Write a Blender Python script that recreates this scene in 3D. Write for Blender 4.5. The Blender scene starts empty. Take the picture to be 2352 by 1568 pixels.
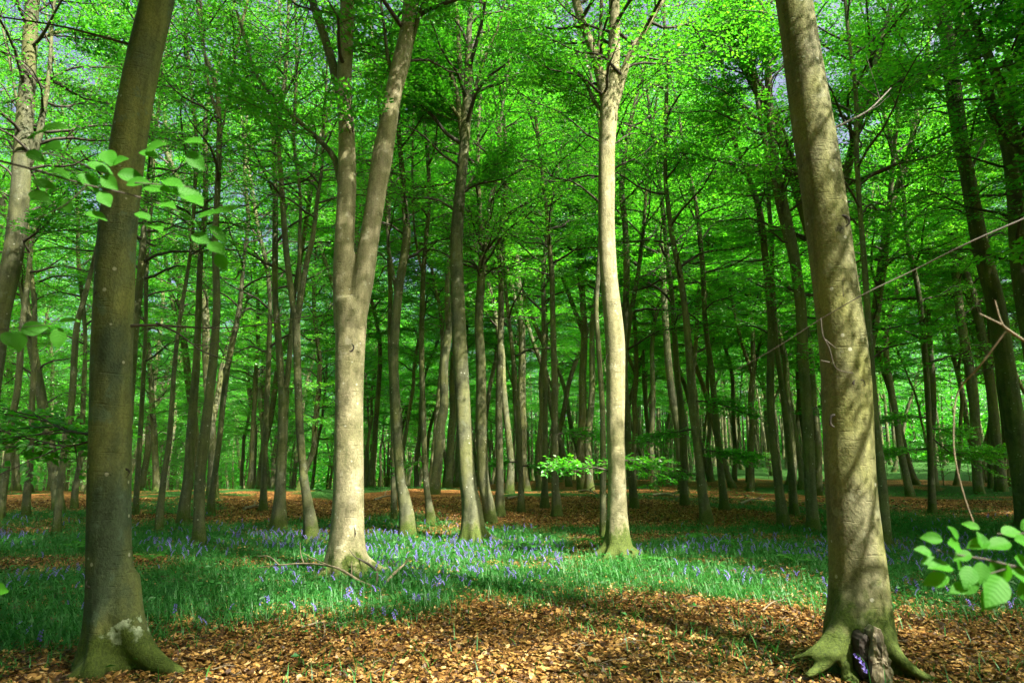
import bpy, math, random
import numpy as np
R = math.radians

# ----------------------------------------------------------------- camera, sky, sun, exposure
sc = bpy.context.scene
col = sc.collection
PITCH = R(10.2); CAM_H = 1.5; FPX = 1568.0           # focal length in photo units (2352 wide)
cam_d = bpy.data.cameras.new('camera'); cam = bpy.data.objects.new('camera', cam_d); col.objects.link(cam)
cam_d.sensor_width = 36.0; cam_d.lens = 24.0; cam_d.clip_start = 0.05; cam_d.clip_end = 3000
cam.location = (0, 0, CAM_H); cam.rotation_euler = (math.pi/2 + PITCH, 0, 0)
cam_d.dof.use_dof = True; cam_d.dof.focus_distance = 11.0; cam_d.dof.aperture_fstop = 4.0
sc.camera = cam

SUN_EL, SUN_AZ = R(50), R(135)                       # azimuth clockwise from +Y (view direction)
w = bpy.data.worlds.new('World'); sc.world = w; w.use_nodes = True
nt = w.node_tree; nt.nodes.clear()
sky = nt.nodes.new('ShaderNodeTexSky'); sky.sky_type = 'NISHITA'; sky.sun_disc = False
sky.sun_elevation = SUN_EL; sky.sun_rotation = SUN_AZ; sky.air_density = 0.5; sky.dust_density = 10.0; sky.ozone_density = 0.5
bg = nt.nodes.new('ShaderNodeBackground'); bg.inputs[1].default_value = 0.115
wo = nt.nodes.new('ShaderNodeOutputWorld')
nt.links.new(sky.outputs[0], bg.inputs[0]); nt.links.new(bg.outputs[0], wo.inputs[0])
sd = bpy.data.lights.new('sun', 'SUN'); sd.energy = 5.0; sd.angle = R(0.53); sd.color = (1.0, 0.93, 0.80)
sun = bpy.data.objects.new('sun', sd); col.objects.link(sun)
sun.rotation_euler = (math.pi/2 - SUN_EL, 0, math.pi - SUN_AZ)
sc.view_settings.view_transform = 'Standard'; sc.view_settings.look = 'None'
sc.view_settings.exposure = 2.12; sc.view_settings.gamma = 1.0
sc.render.engine = 'CYCLES'
cy = sc.cycles
cy.max_bounces = 6; cy.diffuse_bounces = 4; cy.glossy_bounces = 1; cy.transmission_bounces = 4; cy.transparent_max_bounces = 4
cy.use_denoising = True; cy.caustics_reflective = False; cy.caustics_refractive = False
cy.sample_clamp_indirect = 4.0

# ----------------------------------------------------------------- helpers
def mesh_from(name, V, F, mats=(), smooth=True, matidx=None, uv=None):
    V = np.asarray(V, np.float32).reshape(-1, 3); F = np.asarray(F, np.int32)
    k = F.shape[1]
    me = bpy.data.meshes.new(name)
    me.vertices.add(len(V)); me.vertices.foreach_set('co', V.ravel())
    me.loops.add(F.size); me.loops.foreach_set('vertex_index', F.ravel())
    me.polygons.add(len(F)); me.polygons.foreach_set('loop_start', np.arange(len(F), dtype=np.int32)*k)
    try: me.polygons.foreach_set('loop_total', np.full(len(F), k, np.int32))
    except Exception: pass
    me.polygons.foreach_set('use_smooth', np.full(len(F), smooth))
    for m in mats: me.materials.append(m)
    if matidx is not None: me.polygons.foreach_set('material_index', np.asarray(matidx, np.int32))
    if uv is not None:
        l = me.uv_layers.new(name='UVMap'); l.data.foreach_set('uv', np.asarray(uv, np.float32)[F.ravel()].ravel())
    me.update(calc_edges=True); me.validate()
    return me

def link(name, me, parent=None, loc=(0, 0, 0), rot=(0, 0, 0), scale=(1, 1, 1)):
    o = bpy.data.objects.new(name, me); col.objects.link(o)
    o.location = loc; o.rotation_euler = rot; o.scale = scale
    if parent: o.parent = parent
    return o

def tag(o, label=None, cat=None, group=None, kind=None):
    if label: o['label'] = label
    if cat: o['category'] = cat
    if group: o['group'] = group
    if kind: o['kind'] = kind
    return o

def norm(a):
    a = np.asarray(a, float); return a/np.maximum(np.linalg.norm(a, axis=-1, keepdims=True), 1e-9)

class MB:                                            # collects quads into one mesh
    def __init__(s): s.V = []; s.F = []; s.n = 0
    def add(s, V, F):
        s.V.append(np.asarray(V, float)); s.F.append(np.asarray(F, int)+s.n); s.n += len(V)
    def mesh(s, name, mats, smooth=True):
        return mesh_from(name, np.concatenate(s.V), np.concatenate(s.F), mats, smooth)

def resample(P, n):
    P = np.asarray(P, float); k = len(P)
    if k == 2:
        t = np.linspace(0, 1, n)[:, None]; return P[0]*(1-t)+P[1]*t
    Q = np.vstack([2*P[0]-P[1], P, 2*P[-1]-P[-2]])
    L = np.concatenate([[0], np.cumsum(np.linalg.norm(np.diff(P[:, :3], axis=0), axis=1))])
    s = np.linspace(0, L[-1], n); i = np.clip(np.searchsorted(L, s, 'right')-1, 0, k-2)
    t = ((s-L[i])/np.maximum(L[i+1]-L[i], 1e-9))[:, None]
    p0, p1, p2, p3 = Q[i], Q[i+1], Q[i+2], Q[i+3]
    return 0.5*((2*p1)+(-p0+p2)*t+(2*p0-5*p1+4*p2-p3)*t*t+(-p0+3*p1-3*p2+p3)*t**3)

def tube(mb, P, r, sides=6, cap=True, flare=None, lump=0.0, seed=0):
    P = np.asarray(P, float); n = len(P); r = np.broadcast_to(np.asarray(r, float), (n,))
    T = np.empty_like(P); T[1:-1] = P[2:]-P[:-2]; T[0] = P[1]-P[0]; T[-1] = P[-1]-P[-2]; T = norm(T)
    ref = np.array([1., 0.05, 0.0]) if abs(T[0][2]) > 0.6 else np.array([0., 0.05, 1.])
    U = np.empty_like(P); u = norm(np.cross(ref, T[0]));
    for i in range(n):
        u = norm(u - T[i]*np.dot(u, T[i])); U[i] = u
    W = np.cross(T, U)
    a = np.linspace(0, 2*np.pi, sides, endpoint=False)
    rr = np.repeat(r[:, None], sides, 1)
    if flare is not None:
        amp, h, k, ph = flare
        z = np.maximum(0, P[:, 2])
        f = np.exp(-z/h)[:, None]
        rr = rr*(1+amp*f*(0.55+0.45*np.cos(k*a+ph)+0.25*np.cos((k+2)*a+2*ph))[None, :])
    if lump:
        z = np.linspace(0, 1, n)[:, None]*np.sum(np.linalg.norm(np.diff(P, axis=0), axis=1))
        q = np.zeros_like(rr); rg = np.random.default_rng(seed)
        for _ in range(9):
            q = q+np.cos(rg.integers(1, 4)*a[None, :]+rg.uniform(0.6, 5)*z+rg.uniform(0, 6.28))
        rr = rr*(1+lump*q/3)
    V = P[:, None, :]+U[:, None, :]*(np.cos(a)[None, :, None]*rr[..., None])+W[:, None, :]*(np.sin(a)[None, :, None]*rr[..., None])
    i = np.arange(n-1)[:, None]*sides; j = np.arange(sides)[None, :]; j2 = (j+1) % sides
    F = np.stack([i+j, i+j2, i+sides+j2, i+sides+j], -1).reshape(-1, 4)
    mb.add(V.reshape(-1, 3), F)
    if cap:
        for e in (0, n-1):
            ring = V[e]; c = ring.mean(0)
            m = sides//2
            VV = np.vstack([ring, c]); f = []
            for q in range(0, sides-1, 2):
                f.append([q, (q+1) % sides, (q+2) % sides, sides])
            if sides % 2: f.append([sides-1, 0, sides, sides-1])
            f = [x for x in f if len(set(x)) == 4]
            mb.add(VV, np.array(f)[:, ::-1] if e == 0 else np.array(f))

# value noise for the terrain and the plant masks
_rg = np.random.default_rng(5); _tab = _rg.random((64, 64))
def vnoise(x, y, s):
    x = np.asarray(x, float)*s+100; y = np.asarray(y, float)*s+100
    i = np.floor(x).astype(int); j = np.floor(y).astype(int); fx = x-i; fy = y-j
    fx = fx*fx*(3-2*fx); fy = fy*fy*(3-2*fy); g = lambda a, b: _tab[a % 64, b % 64]
    return (g(i, j)*(1-fx)+g(i+1, j)*fx)*(1-fy)+(g(i, j+1)*(1-fx)+g(i+1, j+1)*fx)*fy

def ss(e0, e1, v):
    t = np.clip((np.asarray(v, float)-e0)/(e1-e0), 0, 1); return t*t*(3-2*t)

def gz(x, y):                                        # the forest floor
    x = np.asarray(x, float); y = np.asarray(y, float)
    crest = 31+17*ss(-9, 3, x)+4*ss(10, 30, x)+5*(vnoise(x, x*0+3.3, 0.13)-0.5)+2.5*(vnoise(x, x*0+8.1, 0.4)-0.5)
    z = 0.10*(vnoise(x, y, 0.22)-0.5)+0.22*(vnoise(x, y, 0.07)-0.5)+0.30*(vnoise(x, y, 0.16)-0.5)*ss(16, 24, y)+0.03*(vnoise(x, y, 0.9)-0.5)
    z = z*ss(2, 6, np.hypot(x, y))
    z = z + 0.25*ss(14, 30, y)
    d = np.maximum(0, y-crest)
    z = z - np.minimum(0.0035*d*d, 0.11*d)*(1-0.75*ss(12, 26, x)) * 0.9
    z = z+0.075*np.maximum(0, y-60)*ss(-2, 6, x+0.0*y)*(1-ss(60, 75, x))*(1-0.9*ss(120, 135, y))  # rise added so the middle background lies in shade
    return np.maximum(z, -7.0)

CP, SP = math.cos(PITCH), math.sin(PITCH)
def ray(px, py):
    dx = (px-1176)/FPX; dy = (784-py)/FPX
    return np.array([dx, CP-dy*SP, SP+dy*CP])
def at(px, py, Y):
    d = ray(px, py); return np.array([0, 0, CAM_H])+d*(Y/d[1])
def on_ground(px, py):
    d = ray(px, py); t = 1.0
    o = np.array([0, 0, CAM_H])
    while t < 400:
        p = o+d*t
        if p[2] <= gz(p[0], p[1]): break
        t += 0.03
    return p
def m_per_px(p):                                     # metres per photo pixel at a point
    return (p[1]*CP+(p[2]-CAM_H)*SP)/FPX

# ----------------------------------------------------------------- materials
def new_mat(name):
    m = bpy.data.materials.new(name); m.use_nodes = True; t = m.node_tree; t.nodes.clear()
    return m, t, t.nodes.new, t.links.new

def ramp(N, stops, interp='LINEAR'):
    r = N('ShaderNodeValToRGB'); r.color_ramp.interpolation = interp
    e = r.color_ramp.elements
    while len(e) > 1: e.remove(e[-1])
    e[0].position = stops[0][0]; e[0].color = (*stops[0][1], 1)
    for p, c in stops[1:]:
        x = e.new(p); x.color = (*c, 1)
    return r

def leaf_material(name, c0, c1, trans, gloss=0.06, rough=0.45, veins=False, tmix=0.5):
    m, t, N, L = new_mat(name)
    geo = N('ShaderNodeNewGeometry'); oi = N('ShaderNodeObjectInfo')
    a = N('ShaderNodeMath'); a.operation = 'MULTIPLY'; a.inputs[1].default_value = 0.65; L(geo.outputs['Random Per Island'], a.inputs[0])
    b = N('ShaderNodeMath'); b.operation = 'MULTIPLY_ADD'; b.inputs[1].default_value = 0.35; L(oi.outputs['Random'], b.inputs[0]); L(a.outputs[0], b.inputs[2])
    r = ramp(N, c0 if c1 is None else [(0.0, c0), (1.0, c1)]); L(b.outputs[0], r.inputs[0])
    k = N('ShaderNodeMixRGB'); k.blend_type = 'MULTIPLY'; k.inputs[0].default_value = 1; k.inputs[2].default_value = (*trans, 1); L(r.outputs[0], k.inputs[1])
    df = N('ShaderNodeBsdfDiffuse'); tr = N('ShaderNodeBsdfTranslucent'); gl = N('ShaderNodeBsdfGlossy'); gl.inputs['Roughness'].default_value = rough
    L(r.outputs[0], df.inputs[0]); L(k.outputs[0], tr.inputs[0])
    if veins:
        uv = N('ShaderNodeUVMap'); sx = N('ShaderNodeSeparateXYZ'); L(uv.outputs[0], sx.inputs[0])
        ab = N('ShaderNodeMath'); ab.operation = 'ABSOLUTE'; L(sx.outputs[1], ab.inputs[0])
        m1 = N('ShaderNodeMath'); m1.operation = 'MULTIPLY_ADD'; m1.inputs[1].default_value = -0.45; L(ab.outputs[0], m1.inputs[0]); L(sx.outputs[0], m1.inputs[2])
        m2 = N('ShaderNodeMath'); m2.operation = 'MULTIPLY'; m2.inputs[1].default_value = 48.0; L(m1.outputs[0], m2.inputs[0])
        sn = N('ShaderNodeMath'); sn.operation = 'SINE'; L(m2.outputs[0], sn.inputs[0])
        bp = N('ShaderNodeBump'); bp.inputs['Strength'].default_value = 0.18; bp.inputs['Distance'].default_value = 0.001; L(sn.outputs[0], bp.inputs['Height'])
        for x in (df, tr, gl): L(bp.outputs[0], x.inputs['Normal'])
    mx = N('ShaderNodeMixShader'); mx.inputs[0].default_value = tmix; L(df.outputs[0], mx.inputs[1]); L(tr.outputs[0], mx.inputs[2])
    m2_ = N('ShaderNodeMixShader'); m2_.inputs[0].default_value = gloss; L(mx.outputs[0], m2_.inputs[1]); L(gl.outputs[0], m2_.inputs[2])
    o = N('ShaderNodeOutputMaterial'); L(m2_.outputs[0], o.inputs[0])
    return m

def bark_material(name, moss_h=0.22, lichen=None, algae=0.5, pale=(0.100, 0.106, 0.060), patch=None):
    m, t, N, L = new_mat(name)
    tc = N('ShaderNodeTexCoord')
    def noise(scale, sxyz, detail=4, rough=0.55):
        mp = N('ShaderNodeMapping'); mp.inputs['Scale'].default_value = sxyz; L(tc.outputs['Object'], mp.inputs[0])
        n = N('ShaderNodeTexNoise'); n.inputs['Scale'].default_value = scale; n.inputs['Detail'].default_value = detail; n.inputs['Roughness'].default_value = rough
        L(mp.outputs[0], n.inputs['Vector']); return n
    big = noise(2.2, (1, 1, 0.55)); mid = noise(9, (1, 1, 0.8), 5, 0.65); wr = noise(7, (0.8, 0.8, 7.0), 3); fine = noise(60, (1, 1, 0.7), 3, 0.7)
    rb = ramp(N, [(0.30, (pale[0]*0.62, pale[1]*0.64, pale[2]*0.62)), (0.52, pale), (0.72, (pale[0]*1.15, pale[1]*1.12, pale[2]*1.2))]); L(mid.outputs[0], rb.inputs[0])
    # green algae film in large patches
    ra = ramp(N, [(0.40, (0, 0, 0)), (0.66, (1, 1, 1))]); L(big.outputs[0], ra.inputs[0])
    am = N('ShaderNodeMath'); am.operation = 'MULTIPLY'; am.inputs[1].default_value = algae; L(ra.outputs[0], am.inputs[0])
    mx = N('ShaderNodeMixRGB'); L(am.outputs[0], mx.inputs[0]); L(rb.outputs[0], mx.inputs[1]); mx.inputs[2].default_value = (0.20, 0.21, 0.055, 1)
    # fine grain
    rf = ramp(N, [(0.3, (0.62, 0.64, 0.62)), (0.7, (1.15, 1.13, 1.13))]); L(fine.outputs[0], rf.inputs[0])
    mf = N('ShaderNodeMixRGB'); mf.blend_type = 'MULTIPLY'; mf.inputs[0].default_value = 1; L(mx.outputs[0], mf.inputs[1]); L(rf.outputs[0], mf.inputs[2])
    # cross-wise wrinkles
    rw = ramp(N, [(0.26, (0.55, 0.52, 0.46)), (0.40, (1, 1, 1))]); L(wr.outputs[0], rw.inputs[0])
    mw = N('ShaderNodeMixRGB'); mw.blend_type = 'MULTIPLY'; rwm = ramp(N, [(0.42, (0, 0, 0)), (0.62, (0.9, 0.9, 0.9))]); L(noise(3.1, (1, 1, 0.4)).outputs[0], rwm.inputs[0]); L(rwm.outputs[0], mw.inputs[0]); L(mf.outputs[0], mw.inputs[1]); L(rw.outputs[0], mw.inputs[2])
    rs2 = ramp(N, [(0.34, (0.62, 0.66, 0.58)), (0.56, (1.06, 1.06, 1.06))]); L(noise(4.5, (2.4, 2.4, 0.16), 4, 0.6).outputs[0], rs2.inputs[0])
    ms2 = N('ShaderNodeMixRGB'); ms2.blend_type = 'MULTIPLY'; ms2.inputs[0].default_value = 0.85; L(mw.outputs[0], ms2.inputs[1]); L(rs2.outputs[0], ms2.inputs[2])
    rl2 = ramp(N, [(0.60, (0, 0, 0)), (0.64, (0.45, 0.45, 0.45))]); L(noise(5.5, (1, 1, 0.9), 5, 0.62).outputs[0], rl2.inputs[0])
    ml2 = N('ShaderNodeMixRGB'); L(rl2.outputs[0], ml2.inputs[0]); L(ms2.outputs[0], ml2.inputs[1]); ml2.inputs[2].default_value = (min(0.5, pale[0]*1.5), min(0.5, pale[1]*1.6), min(0.5, pale[2]*1.9), 1)
    cur = ml2
    # pale lichen flecks
    vo = N('ShaderNodeTexVoronoi'); vo.inputs['Scale'].default_value = 7.0; L(tc.outputs['Object'], vo.inputs['Vector'])
    rv = ramp(N, [(0.0, (1, 1, 1)), (0.09, (1, 1, 1)), (0.12, (0, 0, 0))]); L(vo.outputs['Distance'], rv.inputs[0])
    fm = N('ShaderNodeMixRGB'); fmm = N('ShaderNodeMath'); fmm.operation = 'MULTIPLY'; fmm.inputs[1].default_value = 0.55
    L(rv.outputs[0], fmm.inputs[0]); L(fmm.outputs[0], fm.inputs[0]); L(cur.outputs[0], fm.inputs[1]); fm.inputs[2].default_value = (0.46, 0.47, 0.38, 1); cur = fm
    def near(c, rad, soft, sc_noise, amp):
        d = N('ShaderNodeVectorMath'); d.operation = 'DISTANCE'; L(tc.outputs['Object'], d.inputs[0]); d.inputs[1].default_value = c
        n = noise(sc_noise, (1, 1, 1), 4, 0.6)
        a = N('ShaderNodeMath'); a.operation = 'MULTIPLY_ADD'; a.inputs[1].default_value = amp; L(n.outputs[0], a.inputs[0]); L(d.outputs['Value'], a.inputs[2])
        r = ramp(N, [(0.0, (1, 1, 1)), (0.5-soft, (1, 1, 1)), (0.5, (0, 0, 0))])
        q = N('ShaderNodeMath'); q.operation = 'DIVIDE'; q.inputs[1].default_value = 2*(rad+amp*0.5); L(a.outputs[0], q.inputs[0]); L(q.outputs[0], r.inputs[0])
        return r
    if lichen:
        for c, rad in lichen:
            r = near(c, rad, 0.03, 16, 0.42)
            mm = N('ShaderNodeMixRGB'); L(r.outputs[0], mm.inputs[0]); L(cur.outputs[0], mm.inputs[1]); mm.inputs[2].default_value = (0.36, 0.42, 0.30, 1); cur = mm
    if patch:
        for c, rad, colr in patch:
            r = near(c, rad, 0.12, 10, 0.28)
            mm = N('ShaderNodeMixRGB'); L(r.outputs[0], mm.inputs[0]); L(cur.outputs[0], mm.inputs[1]); mm.inputs[2].default_value = (*colr, 1); cur = mm
    # moss at the foot
    sx = N('ShaderNodeSeparateXYZ'); L(tc.outputs['Object'], sx.inputs[0])
    mo = N('ShaderNodeMath'); mo.operation = 'MULTIPLY_ADD'; mo.inputs[1].default_value = -1.1; L(mid.outputs[0], mo.inputs[0]); L(sx.outputs[2], mo.inputs[2])
    mo2 = N('ShaderNodeMath'); mo2.operation = 'MULTIPLY_ADD'; mo2.inputs[1].default_value = -0.5; L(big.outputs[0], mo2.inputs[0]); L(mo.outputs[0], mo2.inputs[2])
    rm = ramp(N, [(0.0, (1, 1, 1)), (0.22, (0, 0, 0))])
    mo3 = N('ShaderNodeMath'); mo3.operation = 'ADD'; mo3.inputs[1].default_value = 0.80-moss_h; L(mo2.outputs[0], mo3.inputs[0]); L(mo3.outputs[0], rm.inputs[0])
    mm = N('ShaderNodeMixRGB'); L(rm.outputs[0], mm.inputs[0]); L(cur.outputs[0], mm.inputs[1])
    rmc = ramp(N, [(0.3, (0.025, 0.04, 0.008)), (0.7, (0.085, 0.12, 0.018))]); L(fine.outputs[0], rmc.inputs[0]); L(rmc.outputs[0], mm.inputs[2]); cur = mm
    bs = N('ShaderNodeBsdfPrincipled'); bs.inputs['Roughness'].default_value = 0.85
    bs.inputs['Specular IOR Level'].default_value = 0.25
    L(cur.outputs[0], bs.inputs['Base Color'])
    h1 = N('ShaderNodeMath'); h1.operation = 'MULTIPLY_ADD'; h1.inputs[1].default_value = 0.6; L(rw.outputs[0], h1.inputs[0]); L(mid.outputs[0], h1.inputs[2])
    h2 = N('ShaderNodeMath'); h2.operation = 'MULTIPLY_ADD'; h2.inputs[1].default_value = 0.25; L(fine.outputs[0], h2.inputs[0]); L(h1.outputs[0], h2.inputs[2])
    bp = N('ShaderNodeBump'); bp.inputs['Strength'].default_value = 0.9; bp.inputs['Distance'].default_value = 0.018; L(h2.outputs[0], bp.inputs['Height']); L(bp.outputs[0], bs.inputs['Normal'])
    o = N('ShaderNodeOutputMaterial'); L(bs.outputs[0], o.inputs[0])
    return m

def plain(name, c, rough=0.8, nscale=20, var=0.35, st=(1, 1, 1)):
    m, t, N, L = new_mat(name)
    tc = N('ShaderNodeTexCoord'); n = N('ShaderNodeTexNoise'); n.inputs['Scale'].default_value = nscale; n.inputs['Detail'].default_value = 5; mp = N('ShaderNodeMapping'); mp.inputs['Scale'].default_value = st; L(tc.outputs['Object'], mp.inputs[0]); L(mp.outputs[0], n.inputs['Vector'])
    r = ramp(N, [(0.3, tuple(x*(1-var) for x in c)), (0.7, tuple(min(1, x*(1+var)) for x in c))]); L(n.outputs[0], r.inputs[0])
    bs = N('ShaderNodeBsdfPrincipled'); bs.inputs['Roughness'].default_value = rough; L(r.outputs[0], bs.inputs['Base Color'])
    bp = N('ShaderNodeBump'); bp.inputs['Strength'].default_value = 0.5; bp.inputs['Distance'].default_value = 0.006; L(n.outputs[0], bp.inputs['Height']); L(bp.outputs[0], bs.inputs['Normal'])
    o = N('ShaderNodeOutputMaterial'); L(bs.outputs[0], o.inputs[0]); return m

M_leaf = leaf_material('beech_leaves', [(0.0, (0.018, 0.16, 0.010)), (0.35, (0.034, 0.255, 0.011)), (0.75, (0.068, 0.36, 0.014)), (1.0, (0.13, 0.39, 0.02))], None, (2.3, 1.8, 1.2), tmix=0.55)
M_near = leaf_material('near_beech_leaves', (0.027, 0.155, 0.009), (0.050, 0.22, 0.013), (1.9, 1.8, 1.1), gloss=0.012, rough=0.6, veins=True)
M_bark = bark_material('beech_bark', algae=0.55)
M_twig = plain('twig_bark', (0.05, 0.043, 0.03))
M_dead = plain('dead_wood', (0.16, 0.13, 0.08))
M_grass = leaf_material('bluebell_foliage', (0.014, 0.10, 0.018), (0.046, 0.22, 0.034), (1.3, 1.5, 0.8), gloss=0.03, rough=0.5, tmix=0.35)
M_fern = leaf_material('fern_fronds', (0.03, 0.19, 0.012), (0.06, 0.27, 0.02), (1.4, 1.6, 0.9), tmix=0.4)
M_bell = leaf_material('bluebell_petals', (0.15, 0.11, 0.50), (0.27, 0.20, 0.70), (1.2, 1.2, 1.2), tmix=0.35)

def litter_material():
    m, t, N, L = new_mat('beech_litter')
    geo = N('ShaderNodeNewGeometry')
    r = ramp(N, [(0.0, (0.02, 0.010, 0.004)), (0.25, (0.07, 0.031, 0.008)), (0.5, (0.17, 0.088, 0.019)), (0.78, (0.29, 0.158, 0.038)), (0.93, (0.40, 0.245, 0.075)), (1.0, (0.52, 0.36, 0.16))])
    L(geo.outputs['Random Per Island'], r.inputs[0])
    df = N('ShaderNodeBsdfDiffuse'); L(r.outputs[0], df.inputs[0]); tr = N('ShaderNodeBsdfTranslucent'); L(r.outputs[0], tr.inputs[0])
    mx = N('ShaderNodeMixShader'); mx.inputs[0].default_value = 0.15; L(df.outputs[0], mx.inputs[1]); L(tr.outputs[0], mx.inputs[2])
    gl = N('ShaderNodeBsdfGlossy'); gl.inputs['Roughness'].default_value = 0.5
    m2 = N('ShaderNodeMixShader'); m2.inputs[0].default_value = 0.04; L(mx.outputs[0], m2.inputs[1]); L(gl.outputs[0], m2.inputs[2])
    o = N('ShaderNodeOutputMaterial'); L(m2.outputs[0], o.inputs[0]); return m
M_litter = litter_material()

def ground_material():
    m, t, N, L = new_mat('forest_floor')
    tc = N('ShaderNodeTexCoord')
    v = N('ShaderNodeTexVoronoi'); v.inputs['Scale'].default_value = 15.0; L(tc.outputs['Object'], v.inputs['Vector'])
    sx = N('ShaderNodeSeparateXYZ'); L(v.outputs['Color'], sx.inputs[0])
    r = ramp(N, [(0.0, (0.03, 0.013, 0.005)), (0.3, (0.12, 0.05, 0.012)), (0.65, (0.27, 0.12, 0.028)), (1.0, (0.42, 0.22, 0.06))]); L(sx.outputs[0], r.inputs[0])
    n = N('ShaderNodeTexNoise'); n.inputs['Scale'].default_value = 0.9; n.inputs['Detail'].default_value = 6; L(tc.outputs['Object'], n.inputs['Vector'])
    rn = ramp(N, [(0.35, (0.6, 0.6, 0.6)), (0.65, (1.1, 1.1, 1.1))]); L(n.outputs[0], rn.inputs[0])
    mu = N('ShaderNodeMixRGB'); mu.blend_type = 'MULTIPLY'; mu.inputs[0].default_value = 1; L(r.outputs[0], mu.inputs[1]); L(rn.outputs[0], mu.inputs[2])
    at_ = N('ShaderNodeAttribute'); at_.attribute_name = 'green'
    n2 = N('ShaderNodeTexNoise'); n2.inputs['Scale'].default_value = 25; n2.inputs['Detail'].default_value = 4; L(tc.outputs['Object'], n2.inputs['Vector'])
    rg = ramp(N, [(0.35, (0.015, 0.035, 0.008)), (0.7, (0.04, 0.15, 0.02))]); L(n2.outputs[0], rg.inputs[0])
    ad = N('ShaderNodeMath'); ad.operation = 'MULTIPLY_ADD'; ad.inputs[1].default_value = 0.7; ad.inputs[2].default_value = -0.35; L(n2.outputs[0], ad.inputs[0])
    ad2 = N('ShaderNodeMath'); ad2.operation = 'ADD'; ad2.use_clamp = True; L(ad.outputs[0], ad2.inputs[0]); L(at_.outputs['Fac'], ad2.inputs[1])
    rr = ramp(N, [(0.35, (0, 0, 0)), (0.6, (1, 1, 1))]); L(ad2.outputs[0], rr.inputs[0])
    mx = N('ShaderNodeMixRGB'); L(rr.outputs[0], mx.inputs[0]); L(mu.outputs[0], mx.inputs[1]); L(rg.outputs[0], mx.inputs[2])
    bs = N('ShaderNodeBsdfPrincipled'); bs.inputs['Roughness'].default_value = 0.9; bs.inputs['Specular IOR Level'].default_value = 0.15; L(mx.outputs[0], bs.inputs['Base Color'])
    bp = N('ShaderNodeBump'); bp.inputs['Strength'].default_value = 1.0; bp.inputs['Distance'].default_value = 0.05; L(v.outputs['Distance'], bp.inputs['Height']); L(bp.outputs[0], bs.inputs['Normal'])
    o = N('ShaderNodeOutputMaterial'); L(bs.outputs[0], o.inputs[0]); return m

# ----------------------------------------------------------------- terrain
def green_mask(x, y):                                # where bluebells and grass grow rather than bare litter
    x = np.asarray(x, float); y = np.asarray(y, float)
    n = vnoise(x, y, 0.55)*0.6+vnoise(x+31, y, 1.7)*0.4
    near = 7.7-1.6*ss(-2.0, -4.2, x)+0.2*ss(1, 3, x)+3.4*(n-0.5)
    far = 15.6+3.0*ss(3, 9, x)+1.8*ss(-2, -8, x)+4.5*(n-0.5)
    g = ss(near-0.9, near+0.9, y)*(1-ss(far-1.2, far+0.9, y))
    g = g*(0.45+0.55*ss(0.22, 0.45, n))
    far_patch = ss(0.50, 0.66, vnoise(x+7, y+3, 0.23)*0.6+vnoise(x, y+9, 0.9)*0.4)*ss(14, 18, y)*0.8
    right = ss(6, 9, x)*ss(16, 19, y)*0.4*ss(0.35, 0.6, n)
    leftbare = ss(-4.5, -6.0, x)*ss(9.6, 10.4, y)*(1-ss(11.6, 12.6, y))
    dark_rise = ss(58, 66, y)*ss(-4, 8, x)*0.9  # green tint on the rise stands in for the background's shade
    meadow = ss(16, 30, x-0.3*(y-55))*ss(50, 62, y)
    return np.clip(np.maximum(np.maximum(g*(1-0.85*leftbare), far_patch), np.maximum(np.maximum(right, dark_rise), meadow)), 0, 1)

def axis(lo, hi, fine_lo, fine_hi, step):
    a = list(np.arange(fine_lo, fine_hi, step)); s = step; v = fine_hi
    while v < hi: a.append(v); s *= 1.12; v += s
    a.append(hi); s = step; v = fine_lo
    b = []
    while True:
        s *= 1.12; v -= s
        if v <= lo: break
        b.append(v)
    return np.array([lo]+b[::-1]+a)
gx = axis(-400, 400, -11, 11, 0.11); gy = axis(-60, 500, 3.5, 19, 0.11)
X, Yg = np.meshgrid(gx, gy); Zg = gz(X, Yg)
nx, ny = len(gx), len(gy)
i = np.arange(ny-1)[:, None]*nx+np.arange(nx-1)[None, :]
F = np.stack([i, i+1, i+nx+1, i+nx], -1).reshape(-1, 4)
me = mesh_from('ground', np.stack([X, Yg, Zg], -1).reshape(-1, 3), F, (ground_material(),))
a_ = me.attributes.new('green', 'FLOAT', 'POINT'); a_.data.foreach_set('value', green_mask(X, Yg).ravel().astype(np.float32))
tag(link('ground', me), kind='structure')

# ----------------------------------------------------------------- foliage growing
def leaf_quads(P, D, Nn, ln, wid=0.33, lift=0.10):
    Nn = norm(Nn-D*np.sum(Nn*D, -1, keepdims=True)); S = np.cross(Nn, D); l = ln[:, None]
    a = P; b = P+D*l*0.45+S*l*wid+Nn*l*lift; c = P+D*l-Nn*l*0.10; d = P+D*l*0.45-S*l*wid+Nn*l*lift
    V = np.stack([a, b, c, d], 1).reshape(-1, 3)
    return V, np.arange(len(P)*4).reshape(-1, 4)

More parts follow.
